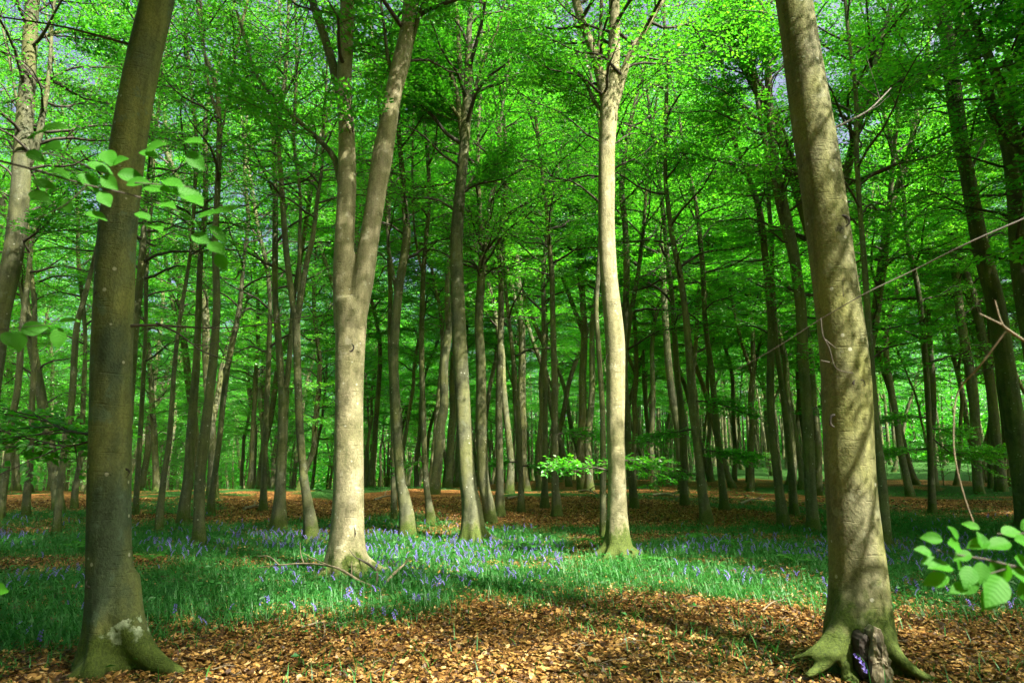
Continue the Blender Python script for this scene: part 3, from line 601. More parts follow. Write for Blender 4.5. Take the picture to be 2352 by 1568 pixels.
    for kind, seq in limbs:
        Pl, rl = conv(seq)
        dy = np.linspace(0, 1, len(Pl))*rng.uniform(-0.5, 0.9); Pl[:, 1] += dy
        Ll = float(np.sum(np.linalg.norm(np.diff(Pl, axis=0), axis=1)))
        Q = resample(np.hstack([Pl, rl[:, None]]), max(8, int(Ll*5)))
        lb = MB(); tube(lb, Q[:, :3], np.maximum(Q[:, 3], 0.004), 8, lump=0.04, seed=ti)
        link('limb', lb.mesh('beech_limb', (M_bark if rl[0] > 0.03 else M_twig,)), t)
        if kind == '*': fol.limb_leaves(Q[:, :3], Ll*1.3 if Ll < 3 else Ll, 0.15, 2.0, 0.085 if Ll < 3 else 0.2)
        else:
            for k in range(int(Ll*2)):                # bare side twigs
                q = rng.uniform(0.3, 0.95); p = interp_path(Q[:, :3], q); d = norm(rng.normal(0, 1, 3)+np.array([0, 0, 0.5])); l = rng.uniform(0.2, 0.5)
                tube(fol.br, np.array([p, p+d*l*0.5, p+d*l+np.array([0, 0, 0.05])]), [0.005, 0.004, 0.002], 4, cap=False)
    # crown above
    if opt.get('bark') in ('A', 'F', 'C', 'E'): fol.leaf = 0.115 if opt['bark'] in 'AF' else 0.095
    cf = opt.get('crown', 1.0)
    for si, (Ps, rs) in enumerate(stems):
        ztop = Ps[-1][2]; 
        if ztop < 5: continue
        zs = (5.8 if Y0 < 20 else 4.2)+rng.uniform(0, 1.5)
        zs = opt.get('zs', zs)
        s0 = float(np.clip(np.interp(zs, Ps[:, 2], np.linspace(0, 1, len(Ps))), 0.02, 0.85))
        nl = int((26 if len(stems) == 1 else 18)*cf)
        if si == 0 and split: continue
        crown_on(fol, Ps, rs, s0, nl, opt.get('reach') or rng.uniform(2.6, 3.5) if len(stems) == 1 else 2.5, opt.get('dens', 0.75), 0.27, fine=Y0 < 22)
    if fol.P: link('crown', fol.leaf_mesh('beech_crown', M_leaf), t)
    if fol.br.n: link('branchwork', fol.br.mesh('beech_branchwork', (M_twig,)), t)

# ----------------------------------------------------------------- the rest of the wood: copies of a few grown beeches
def proto_tree(seed, H, r0, z0, n_limb, Lmax, leaf, step, fork=False, dens=1.0):
    rng = np.random.default_rng(seed)
    n = 16; d = norm(np.array([rng.normal(0, 0.05), rng.normal(0, 0.05), 1])); P = [np.array([0, 0, -0.3])]
    for k in range(n):
        d = norm(d+rng.normal(0, 0.085, 3)*np.array([1, 1, 0.2])+np.array([0, 0, 0.07])); P.append(P[-1]+d*H/n)
    P = np.array(P); r = r0*(1-np.linspace(0, 1, n+1))**0.75+0.012
    Q = resample(np.hstack([P, r[:, None]]), 50); mb = MB(); tube(mb, Q[:, :3], Q[:, 3], 12, flare=(0.7, 0.25, 4, seed), lump=0.03, seed=seed)
    stems = [(Q[:, :3], Q[:, 3], z0)]
    if fork:
        s = 16; p = Q[s, :3]; a = rng.uniform(0, 6.28); pts = [p]; d = norm(np.array([math.cos(a)*0.45, math.sin(a)*0.45, 1]))
        for k in range(8):
            d = norm(d+rng.normal(0, 0.05, 3)+np.array([0, 0, 0.12])); pts.append(pts[-1]+d*(H*0.6)/8)
        rr = np.linspace(Q[s, 3]*0.75, 0.012, 9); G = resample(np.hstack([np.array(pts), rr[:, None]]), 30)
        tube(mb, G[:, :3], G[:, 3], 10, lump=0.03, seed=seed+1); stems.append((G[:, :3], G[:, 3], z0+2))
    fol = Foliage(rng, leaf)
    for Ps, rs, zz in stems:
        s0 = float(np.clip(np.interp(zz, Ps[:, 2], np.linspace(0, 1, len(Ps))), 0.02, 0.85))
        crown_on(fol, Ps, rs, s0, n_limb if not fork else int(n_limb*0.62), Lmax, dens, step, fine=False)
    return (mb.mesh('beech_trunk', (M_bark,)), fol.leaf_mesh('beech_crown', M_leaf), fol.br.mesh('beech_branchwork', (M_twig,)))

TALL = [proto_tree(11, 20, 0.15, 7.5, 50, 3.6, 0.115, 0.20, dens=1.3), proto_tree(12, 22, 0.19, 8.5, 50, 3.8, 0.115, 0.20, True, dens=1.3), proto_tree(13, 19, 0.12, 6.5, 46, 3.3, 0.115, 0.20, dens=1.3), proto_tree(14, 21, 0.17, 7.0, 50, 3.7, 0.115, 0.20, dens=1.3)]
def put_proto(pr, label, group, loc, rz, s, sz):
    t = root('beech_tree', loc, label, 'tree', group); t.rotation_euler = (random.uniform(-0.03, 0.03), random.uniform(-0.03, 0.03), rz); t.scale = (s, s, sz)
    link('trunk', pr[0], t); link('crown', pr[1], t); link('branchwork', pr[2], t)
    return t

random.seed(11)
PROTO = [proto_tree(1, 19, 0.17, 2.8, 46, 3.2, 0.105, 0.20, dens=1.1), proto_tree(2, 21, 0.20, 3.6, 44, 3.4, 0.11, 0.20, True, dens=1.1), proto_tree(3, 17, 0.13, 2.4, 42, 2.9, 0.10, 0.20, dens=1.1),
         proto_tree(4, 20, 0.16, 4.0, 44, 3.3, 0.105, 0.20, dens=1.1), proto_tree(5, 22, 0.22, 3.2, 46, 3.6, 0.11, 0.21, True, dens=1.1), proto_tree(6, 15, 0.10, 2.0, 38, 2.7, 0.10, 0.19, dens=1.1), proto_tree(7, 20, 0.15, 5.0, 42, 3.1, 0.105, 0.20, dens=1.1)]
spots = list(hand_spots); placed = [(8.0, 16.6), (10.4, 22.0), (13.2, 28.0), (-13.5, 21.0)]
tries = 0
while len(placed) < 216 and tries < 20000:
    tries += 1
    Y = random.uniform(19, 92); X_ = random.uniform(-0.86*Y, 0.86*Y)
    if Y < 28 and random.random() < 0.8: continue
    md = 2.2 if Y < 40 else 2.7
    if any((X_-a)**2+(Y-b)**2 < md*md for a, b in spots): continue
    px = 1176+FPX*X_/Y
    if px > 2060 and Y > 52: continue                  # open ground beyond the right side
    spots.append((X_, Y)); placed.append((X_, Y))
for X_, Y in placed:
    px = 1176+FPX*X_/Y
    if px < 760: lb, gp = 'slender beech among many behind the brown ridge in the left half', 'beeches behind the left ridge'
    elif px < 1500: lb, gp = 'slender dark beech in the crowded middle of the wood, far back', 'beeches deep in the middle'
    else: lb, gp = 'slender dark beech in the shaded depth of the wood at right', 'beeches deep at right'
    if Y < 30: lb = {'b': 'slim beech standing on the ridge of brown leaves in the left half', 'm': 'slim beech on the brown leaves in the middle distance', 'r': 'slim beech on the brown leaves in the right middle distance'}['b' if px < 760 else 'm' if px < 1500 else 'r']; gp = gp.replace('deep', 'nearer').replace('behind', 'on')
    s = random.uniform(0.75, 1.2)
    put_proto(random.choice(TALL if px > 780 and Y > 27 else PROTO), lb, gp, (X_, Y, float(gz(X_, Y))), random.uniform(0, 6.28), s, s*random.uniform(0.9, 1.15))

# unseen beeches added beside and behind the photographer to shade the foreground
SHADE = [proto_tree(21, 19, 0.20, 5.5, 52, 4.2, 0.12, 0.19, True, dens=1.7), proto_tree(22, 21, 0.22, 6.5, 50, 4.4, 0.12, 0.19, dens=1.7), proto_tree(23, 17, 0.18, 5.0, 50, 4.0, 0.12, 0.19, dens=1.7)]
rs_ = random.Random(4); sh = []; tr_ = 0
sx_, sy_ = math.sin(SUN_AZ), math.cos(SUN_AZ)
SUNNY = [(-2.5, 10.6), (-2.3, 10.2), (1.7, 12.3), (0.4, 11.0), (1.2, 11.4), (1.0, 1.45)]  # added shade trees are kept off the sun lines to these spots
while len(sh) < 31 and tr_ < 4000:
    tr_ += 1
    X_, Y = rs_.uniform(-16, 26), rs_.uniform(-22, 17)
    if abs(X_) < 0.80*Y+2.0 or math.hypot(X_, Y) < 2.5 or any((X_-a)**2+(Y-b)**2 < 3.5**2 for a, b in sh+hand_spots): continue
    hit = False
    for a, b in SUNNY:
        q = (X_-a)*sx_+(Y-b)*sy_; off = abs((X_-a)*sy_-(Y-b)*sx_)
        if 3 < q < (17 if b < 6 else 22) and off < (3.2 if b < 6 else 3.0): hit = True
    if hit: continue
    sh.append((X_, Y))
q_ = 0
while q_ < 17:  # unseen beeches added beyond the right edge to shade far trunks
    Y = rs_.uniform(17, 62); X_ = 0.80*Y+rs_.uniform(3.0, 15)
    if any((X_-a)**2+(Y-b)**2 < 12 for a, b in sh+spots): continue
    spots.append((X_, Y)); q_ += 1; k_ = rs_.uniform(0.95, 1.15)
    put_proto(SHADE[rs_.choice((0, 1, 2))], 'unseen beech added beyond the right edge for its shade', 'beeches added for shade beyond the right edge', (X_, Y, float(gz(X_, Y))), rs_.uniform(0, 6.28), k_, k_)
SHADE.append(proto_tree(24, 23, 0.22, 13.0, 50, 4.2, 0.12, 0.19, dens=1.5))  # unseen high crown, shaped to shade trunks but pass low sun
for X_, Y, pr_, k_ in ((2.6, -1.7, SHADE[3], 1.0), (0.2, -1.5, SHADE[3], 0.95), (5.8, 2.6, PROTO[0], 0.62), (4.0, -2.9, SHADE[3], 1.0), (8.2, 0.2, PROTO[5], 0.65), (-2.4, -0.4, SHADE[0], 0.9)):  # unseen beeches added on chosen sun lines to shade trunks and foreground
    put_proto(pr_, 'unseen beech added beside or behind the photographer for its shade', 'beeches added for shade around the photographer', (X_, Y, float(gz(X_, Y))), rs_.uniform(0, 6.28), k_, k_)
for X_, Y in sh:
    put_proto(SHADE[rs_.choice((0, 1, 2))], 'unseen beech added beside or behind the photographer for its shade', 'beeches added for shade around the photographer', (X_, Y, float(gz(X_, Y))), rs_.uniform(0, 6.28), 1.05, 1.1)

# ----------------------------------------------------------------- young beeches and far wood
def sapling(seed, H):
    rng = np.random.default_rng(seed); P = np.cumsum(np.vstack([[0, 0, -0.1], norm(np.array([0, 0, 1.])+rng.normal(0, 0.09, (9, 3)))*H/9]), axis=0)
    r = np.linspace(0.03, 0.006, 10); mb = MB(); tube(mb, P, r, 7)
    f = Foliage(rng, 0.085); crown_on(f, P, r, 0.22, 15, H*0.42, 0.9, 0.30, fine=False)
    return mb.mesh('young_beech_stem', (M_bark,)), f.leaf_mesh('young_beech_leaves', M_leaf), f.br.mesh('young_beech_twigs', (M_twig,))
SAP = [sapling(31, 3.2), sapling(32, 4.4), sapling(33, 2.4)]
k = 0
while k < 62:
    Y = random.uniform(24, 75); X_ = random.uniform(-0.8*Y, 0.8*Y); px = 1176+FPX*X_/Y
    if not (px < 720 and Y > 33 or px > 1950 and Y > 26 or (1180 < px < 1800 and Y > 48)): continue
    if 720 <= px < 1900 and random.random() < 0.5: continue
    side = 'left' if px < 720 else 'right' if px > 1950 else 'middle'
    t = root('young_beech', (X_, Y, float(gz(X_, Y))), {'left': 'bright leafy young beech under the tall stems behind the left ridge', 'right': 'leafy young beech under the tall stems at far right', 'middle': 'leafy young beech in the dark middle of the wood'}[side], 'sapling', 'young beeches in the %s understorey' % side)
    t.rotation_euler = (0, 0, random.uniform(0, 6.28)); s = random.uniform(0.8, 1.4); t.scale = (s, s, s)
    a, b, c = random.choice(SAP); link('stem', a, t); link('crown', b, t); link('branchwork', c, t); k += 1

rng = np.random.default_rng(77)                       # the far wood that closes the view
n = 300000; Yf = rng.uniform(92, 135, n); Xf = Yf*rng.uniform(-0.95, 0.95, n)
m = 130000; th = rng.uniform(-0.30, math.pi+0.30, m); rd = rng.uniform(34, 60, m)      # unseen foliage ring added behind and beside the photographer to cut sky light
Xf = np.concatenate([Xf, -np.cos(th)*rd*1.15]); Yf = np.concatenate([Yf, 6-np.sin(th)*rd]); n += m; Xf = np.where((np.arange(n) >= n-m) & (np.abs(Xf) < 0.85*Yf), 1.2*Xf+40*np.sign(Xf), Xf)
hz = rng.beta(0.8, 1.25, n)*21; hz[::3] = rng.uniform(0, 8, len(hz[::3]))
hz = hz*(0.75+0.5*vnoise(Xf, Yf, 0.12))
pxf = 1176+FPX*Xf/np.maximum(Yf, 1); mid = (pxf > 760) & (pxf < 2050) & (hz < 6) & (Yf > 80)
Yf = np.where(mid, 116+(Yf-92)*0.5, Yf); Xf = np.where(mid, Xf*1.12, Xf)
Pf = np.stack([Xf, Yf, gz(Xf, Yf)+0.5+hz], -1)
keep = vnoise(Xf*1.0, hz*2.2+Yf*0.2, 0.35) > 0.22
Pf = Pf[keep]; Df = norm(rng.normal(0, 1, (len(Pf), 3))*np.array([1, 1, 0.35])); Nf = norm(np.array([0, 0, 1])+rng.normal(0, 0.5, (len(Pf), 3)))
lf = rng.uniform(0.3, 0.75, len(Pf))
m = 360000; Yr = rng.uniform(52, 116, m); Xr = Yr*rng.uniform(-0.95, 0.95, m); Zr = 8+9*rng.random(m)+3*vnoise(Xr, Yr, 0.15)  # leaf roof added over the far trees to darken the wood below
kr = vnoise(Xr, Yr, 0.33) > 0.30; Xr, Yr, Zr = Xr[kr], Yr[kr], Zr[kr]
Pf = np.concatenate([Pf, np.stack([Xr, Yr, gz(Xr, Yr)+Zr], -1)]); Df = np.concatenate([Df, norm(rng.normal(0, 1, (len(Xr), 3))*np.array([1, 1, 0.3]))]); Nf = np.concatenate([Nf, norm(np.array([0, 0, 1])+rng.normal(0, 0.4, (len(Xr), 3)))])
lf = np.concatenate([lf, rng.uniform(0.12, 0.26, len(Xr))])
V, F = leaf_quads(Pf, Df, Nf, lf)
fm_ = MB()
for k in range(640):
    Y = rng.uniform(80, 126); X_ = (rng.uniform(-0.9, 0.9) if k < 300 else rng.uniform(-0.25, 0.52))*Y; h = rng.uniform(12, 20); z = float(gz(X_, Y)); l_ = rng.normal(0, 0.8, 2)
    tube(fm_, np.array([[X_, Y, z-0.3], [X_+l_[0]*0.4, Y, z+h*0.5], [X_+l_[0], Y+l_[1], z+h]]), [rng.uniform(0.12, 0.24), 0.11, 0.04], 6, cap=False)
Vt, Ft = np.concatenate(fm_.V), np.concatenate(fm_.F)
tag(link('far_wood', mesh_from('far_wood', np.concatenate([V, Vt]), np.concatenate([F, Ft+len(V)]), (M_leaf, M_bark), False, np.concatenate([np.zeros(len(F)), np.ones(len(Ft))]))), 'distant mass of green foliage closing the view between the trunks, with an added unseen ring behind', 'woodland', kind='stuff')

# ----------------------------------------------------------------- ground cover: litter, grass, bluebells
def scatter(n, ylo, yhi, rng, power=1.0, wid=0.86):
    y = ylo+(yhi-ylo)*rng.random(n)**power; x = y*wid*rng.uniform(-1, 1, n)+rng.uniform(-0.6, 0.6, n); return x, y
rng = np.random.default_rng(3)
x, y = scatter(400000, 3.6, 26, rng, 1.7)
g = green_mask(x, y); keep = rng.random(len(x)) > g*0.88
x, y = x[keep], y[keep]; n = len(x)
ln = rng.gamma(6, 0.0058, n).clip(0.015, 0.085)*(1+0.03*np.maximum(0, y-8)); a = rng.uniform(0, 6.28, n)
D = norm(np.stack([np.cos(a), np.sin(a), rng.normal(0, 0.28, n)], -1)); Nn = norm(np.stack([rng.normal(0, 0.38, n), rng.normal(0, 0.38, n), np.ones(n)], -1))
Nn = norm(Nn-D*np.sum(Nn*D, -1, keepdims=True)); S = np.cross(Nn, D); P0 = np.stack([x, y, gz(x, y)+rng.uniform(0.004, 0.035, n)], -1)
c1 = rng.normal(0.10, 0.10, n)[:, None]; c2 = rng.normal(0.12, 0.14, n)[:, None]; l = ln[:, None]
rows = []
for u, wd, hh in ((0.0, 0.07, c1*0.6), (0.33, 0.30, 0), (0.68, 0.27, 0), (1.0, 0.04, c2)):
    for sg in (-1, 1):
        rows.append(P0+D*l*(u-0.5)+S*l*wd*sg+Nn*l*(hh+abs(wd)*np.abs(c1)*1.6))
V = np.stack(rows, 1).reshape(-1, 3); b = (np.arange(n)*8)[:, None]
F = np.concatenate([b+np.array([[0, 1, 3, 2]]), b+np.array([[2, 3, 5, 4]]), b+np.array([[4, 5, 7, 6]])], 0)
tag(link('leaf_litter', mesh_from('leaf_litter', V, F, (M_litter,), smooth=False)), 'carpet of dry brown beech leaves covering the forest floor', 'leaf litter', kind='stuff')

rt = np.random.default_rng(12); tw = MB()              # fine twigs dropped among the litter
xt, yt = scatter(900, 4.0, 22, rt, 1.3)
for x_, y_ in zip(xt, yt):
    a = rt.uniform(0, 6.28); l_ = rt.uniform(0.06, 0.32); h_ = np.array([math.cos(a), math.sin(a)]); k_ = rt.normal(0, 0.15)
    P3 = np.array([[x_, y_], [x_, y_]+h_*l_*0.5+np.array([-h_[1], h_[0]])*l_*k_, [x_, y_]+h_*l_]); zz_ = gz(P3[:, 0], P3[:, 1])+rt.uniform(0.015, 0.05, 3)
    tube(tw, np.column_stack([P3, zz_]), [0.0045, 0.0035, 0.002], 4, cap=False)
tag(link('twig_litter', tw.mesh('twig_litter', (M_dead,))), 'fine dead twigs strewn over the brown leaf litter', 'twigs', kind='stuff')

def blades(x, y, rng, lmin, lmax, wd, name, label, cat):
    n = len(x); ln = rng.uniform(lmin, lmax, n)[:, None]; a = rng.uniform(0, 6.28, n)
    h = np.stack([np.cos(a), np.sin(a), np.zeros(n)], -1); s = np.stack([-np.sin(a), np.cos(a), np.zeros(n)], -1)
    P0 = np.stack([x, y, gz(x, y)-0.01], -1); up = np.array([0, 0, 1.0]); bend = rng.uniform(0.4, 1.7, n)[:, None]
    rows = []; p = P0
    for k, wk in enumerate((0.7, 1.0, 0.8, 0.12)):
        if k:
            an = 0.15+bend*(k/3)**1.1*1.15; p = p+(h*np.sin(an)+up*np.cos(an))*ln/3
        for sg in (-1, 1): rows.append(p+s*(sg*wd*wk*0.5))
    V = np.stack(rows, 1).reshape(-1, 3); b = (np.arange(n)*8)[:, None]
    F = np.concatenate([b+np.array([[0, 1, 3, 2]]), b+np.array([[2, 3, 5, 4]]), b+np.array([[4, 5, 7, 6]])], 0)
    return tag(link(name, mesh_from(name, V, F, (M_grass,), smooth=True)), label, cat, kind='stuff')
x, y = scatter(430000, 5.0, 22, rng, 1.25)
g = green_mask(x, y)*(0.35+0.65*ss(0.3, 0.6, vnoise(x, y, 2.1)))
keep = rng.random(len(x)) < g*0.75+0.05*ss(0.60, 0.75, vnoise(x+3, y, 1.3))*ss(4.8, 6, y)+0.006
blades(x[keep], y[keep], rng, 0.09, 0.23, 0.008, 'grass', 'bluebell leaves and grass carpeting the floor between the beeches', 'grass')
# broad little woodland leaves (dog's mercury and seedlings) in the green patches and farther back
x, y = scatter(60000, 5, 34, rng, 1.0)
g = green_mask(x, y); keep = rng.random(len(x)) < g*0.5+0.015
x, y = x[keep], y[keep]; n = len(x); a = rng.uniform(0, 6.28, n)
D = norm(np.stack([np.cos(a), np.sin(a), rng.uniform(-0.1, 0.5, n)], -1)); P0 = np.stack([x, y, gz(x, y)+rng.uniform(0.02, 0.16, n)], -1)
V, F = leaf_quads(P0, D, norm(np.stack([rng.normal(0, .3, n), rng.normal(0, .3, n), np.ones(n)], -1)), rng.uniform(0.03, 0.075, n)*(1+0.02*y))
tag(link('ground_cover', mesh_from('ground_cover', V, F, (M_grass,), smooth=False)), 'low broad leaved woodland herbs growing through litter and grass', 'ground cover', kind='stuff')

def bluebell_geo(rng, scale=1.0):
    """arching stem and a one-sided row of nodding bells"""
    H = rng.uniform(0.24, 0.34)*scale; a = rng.uniform(0, 6.28); h = np.array([math.cos(a), math.sin(a), 0.0])
    T = np.linspace(0, 1, 7); P = np.stack([h*(0.10*H*t+0.42*H*max(0, t-0.55)**1.5*1.8)+np.array([0, 0, H*(t-0.35*max(0, t-0.7)**1.6*2.2)]) for t in T])
    st = MB(); tube(st, P, np.linspace(0.0032, 0.0018, 7), 4, cap=False); bl = MB()
    for k in range(7):
        p = interp_path(P, 0.52+0.47*k/6); sd_ = np.array([-h[1], h[0], 0])*(1 if k % 2 else -1)*0.010+h*0.012; s = scale*(1.1-0.07*k)
        q = p+sd_; ax = norm(np.array([h[0]*0.4, h[1]*0.4, -1])+np.array([sd_[0]*25, sd_[1]*25, 0])*0.7)
        prof = [(0, 0.003), (0.006, 0.0068), (0.015, 0.0072), (0.020, 0.0125)]
        tube(bl, np.array([q+ax*z*s*1.3 for z, _ in prof]), [r_*s*1.3 for _, r_ in prof], 6, cap=False)
    return st, bl
PB = []
for k in range(8):
    st, bl = bluebell_geo(np.random.default_rng(400+k)); PB.append((st.mesh('bluebell_stem', (M_grass,)), bl.mesh('bluebell_blossoms', (M_bell,))))
x, y = scatter(60000, 5.6, 20, rng, 1.0)
cl = vnoise(x, y, 0.75)*0.6+vnoise(x+5, y, 0.28)*0.4
g = green_mask(x, y)*ss(0.34, 0.60, cl)*(0.45+0.55*ss(8.5, 11, y))*(1-0.8*ss(15.0, 16.5, y)); keep = rng.random(len(x)) < g*0.105
x, y = x[keep], y[keep]; od = np.argsort(y); x, y = x[od], y[od]
pr = None
for k in range(min(300, len(x))):
    sm_, bm2 = PB[k % 8]
    px = 1176+FPX*x[k]/y[k]
    lb = ('violet bluebell in the patch near the thick shaded beech at left' if px < 600 else 'violet bluebell nodding in the front edge of the grass, middle of the wood' if px < 1500 else 'violet bluebell nodding in the grass left of the massive mottled beech' if px < 1990 else 'violet bluebell by the right edge beyond the massive mottled beech')
    o = root('bluebell', (x[k], y[k], float(gz(x[k], y[k]))-0.005), lb, 'bluebell', 'bluebells in the front of the carpet')
    o.rotation_euler = (0, 0, random.uniform(0, 6.28)); s = random.uniform(0.45, 0.72); o.scale = (s, s, s)
    link('stem', sm_, o); link('blossom', bm2, o)
for px, py, lb in ((2003, 1585, 'lone bluebell standing right against the hollow foot of the massive mottled beech'),):
    p = on_ground(px, py); o = root('bluebell', (p[0], p[1], float(gz(p[0], p[1]))-0.005), lb, 'bluebell'); o.scale = (0.85, 0.85, 0.85); link('stem', PB[1][0], o); link('blossom', PB[1][1], o)
S_, B_ = MB(), MB()
geos = [bluebell_geo(np.random.default_rng(500+k)) for k in range(8)]
geos = [((np.concatenate(a.V), np.concatenate(a.F)), (np.concatenate(b.V), np.concatenate(b.F))) for a, b in geos]
for k in range(300, len(x)):
    (va, fa), (vb, fb) = geos[k % 8]; a = random.uniform(0, 6.28); c, s_ = math.cos(a)*0.55, math.sin(a)*0.55; Rm = np.array([[c, s_, 0], [-s_, c, 0], [0, 0, 0.65]])
    o = np.array([x[k], y[k], float(gz(x[k], y[k]))]); S_.add(va@Rm+o, fa); B_.add(vb@Rm+o, fb)
if B_.n:
    VV = np.concatenate([np.concatenate(S_.V), np.concatenate(B_.V)]); FF = np.concatenate([np.concatenate(S_.F), np.concatenate(B_.F)+S_.n])
    mi = np.concatenate([np.zeros(sum(len(f) for f in S_.F)), np.ones(sum(len(f) for f in B_.F))])
    tag(link('bluebell_carpet', mesh_from('bluebell_carpet', VV, FF, (M_grass, M_bell), True, mi)), 'violet carpet of bluebells spreading back between the trees', 'bluebells', kind='stuff')

# ferns
def fern(seed):
    rng = np.random.default_rng(seed); parts = []
    for k in range(6):
        a = k*1.05+rng.uniform(-0.3, 0.3); h = np.array([math.cos(a), math.sin(a), 0]); l = rng.uniform(0.30, 0.48); mb = MB(); P = []
        for t in np.linspace(0, 1, 11): P.append(h*l*(0.9*t)**1.2*0.8+np.array([0, 0, l*(1.05*t-0.75*t*t)]))
        P = np.array(P); tube(mb, P, np.linspace(0.003, 0.001, 11), 3, cap=False); s = np.array([-h[1], h[0], 0])
        for j in np.linspace(0.12, 0.99, 18):
            p = interp_path(P, j); w_ = 0.30*l*math.sin(math.pi*min(1, 0.12+0.88*(1-j)))*0.75+0.004
            for sg in (-1, 1):
                d = norm(s*sg+h*0.45+np.array([0, 0, -0.12])); nn = np.array([0, 0, 1.0]); V, F = leaf_quads(np.array([p]), d[None], norm(nn[None]+rng.normal(0, 0.12, (1, 3))), np.array([w_]), 0.17, 0.03); mb.add(V, F)
        parts.append(mb.mesh('fern_frond', (M_fern,), False))
    return parts
FERN = [fern(61), fern(62), fern(63)]
for k, (px, py, lb) in enumerate([(1185, 1262, 'bright fern behind the bluebells, right of the fan branched beech'), (1235, 1268, 'second bright fern right of the fan branched beech'), (1372, 1258, 'fern at the left foot of the mossy footed beech'), (1500, 1296, 'fern among bluebells right of the mossy footed beech'),
        (1830, 1298, 'dark fern left of the massive mottled beech'), (995, 1262, 'fern left of the fan branched beech'), (215, 1270, 'small fern behind the thick shaded beech'), (175, 1262, 'fern in the low green at far left'), (345, 1290, 'fern right of the thick shaded beech'), (1690, 1262, 'fern below the slim stems right of centre'), (1590, 1246, 'fern in front of the pale footed leaning beech')]):
    p = on_ground(px, py); t = root('fern', (p[0], p[1], float(gz(p[0], p[1]))), lb, 'fern', 'ferns among the bluebells'); t.rotation_euler = (0, 0, k*1.7); s = random.uniform(0.8, 1.15); t.scale = (s, s, s)
    for m_ in FERN[k % 3]: link('frond', m_, t)

# ----------------------------------------------------------------- fallen branches and twigs
def fallen(label, pts, r0, side=(), mat=M_dead):
    P = np.array([np.array([*on_ground(px, py)[:2], 0.0])+np.array([0, 0, h]) for px, py, h in pts]); P[:, 2] += gz(P[:, 0], P[:, 1]); b = P[0].copy()
    t = root('fallen_branch', b, label, 'branch'); mb = MB(); Q = resample(P-b, 24); tube(mb, Q, np.linspace(r0, r0*0.35, 24), 8, lump=0.06, seed=len(pts)); link('stick', mb.mesh('stick', (mat,)), t)
    rg = np.random.default_rng(len(label))
    for q, ang, l in side:
        p = interp_path(Q, q); d = norm(norm(Q[-1]-Q[0])*math.cos(ang)+np.array([0, 0, 1])*abs(math.sin(ang))*0.7+np.array([-norm(Q[-1]-Q[0])[1], norm(Q[-1]-Q[0])[0], 0])*math.sin(ang))
        m2 = MB(); tube(m2, resample(np.array([p, p+d*l*0.5+rg.normal(0, 0.02, 3), p+d*l]), 7), np.linspace(r0*0.5, 0.003, 7), 6); link('side_twig', m2.mesh('side_twig', (mat,)), t)
    return t
fallen('long thin fallen branch arching over the grass before the double stemmed beech', [(855, 1352, 0.03), (825, 1345, 0.06), (770, 1345, 0.22), (700, 1335, 0.22), (640, 1330, 0.18), (590, 1325, 0.12)], 0.018, [(0.35, 0.7, 0.4), (0.6, -0.7, 0.5), (0.8, 0.6, 0.3), (0.2, -0.9, 0.3)])
fallen('short thick mossy stick propped right of the double stemmed beech', [(880, 1348, 0.02), (905, 1335, 0.10), (930, 1318, 0.14), (942, 1312, 0.17)], 0.024, [(0.8, -0.6, 0.18)])
fallen('dark broken snag lying at the foot of the double stemmed beech', [(862, 1350, 0.02), (866, 1340, 0.12), (850, 1335, 0.20), (800, 1320, 0.28), (780, 1310, 0.3)], 0.020, [(0.4, 0.9, 0.3)], M_twig)
fallen('pale twig lying in the grass left of the massive mottled beech', [(1752, 1408, 0.03), (1775, 1400, 0.07), (1800, 1394, 0.08)], 0.010, [(0.5, 0.6, 0.08)])
fallen('bent pale twig on the brown leaves in the foreground', [(690, 1447, 0.02), (738, 1440, 0.04), (745, 1462, 0.03), (735, 1480, 0.02)], 0.010, [(0.4, 0.7, 0.1)])
fallen('thin dry stick on the leaves in the lower right foreground', [(1600, 1528, 0.02), (1640, 1545, 0.03), (1690, 1562, 0.02)], 0.008, [(0.5, -0.6, 0.12)])
for px, py, px2, py2, r_, lb_ in ((560, 1172, 618, 1168, 0.06, 'mossy fallen limb on the brown ridge left of the pale stout footed beech'), (860, 1150, 915, 1144, 0.05, 'fallen limb lying on far litter right of the double stemmed beech'), (1500, 1140, 1560, 1146, 0.06, 'fallen limb on the litter by the dim straight beech'), (1700, 1160, 1755, 1150, 0.05, 'thin fallen limb between the slim stems right of centre'), (1330, 1130, 1372, 1138, 0.06, 'broken limb on far litter left of the mossy footed beech')):
    fallen(lb_, [(px, py, 0.05), ((px+px2)/2, (py+py2)/2-2, 0.10), (px2, py2, 0.07)], r_, [(0.5, 0.8, 0.5), (0.75, -0.7, 0.4)])
fallen('old bleached log end half buried among far litter in the middle', [(1165, 1148, 0.06), (1185, 1146, 0.10), (1205, 1144, 0.08)], 0.05, [])

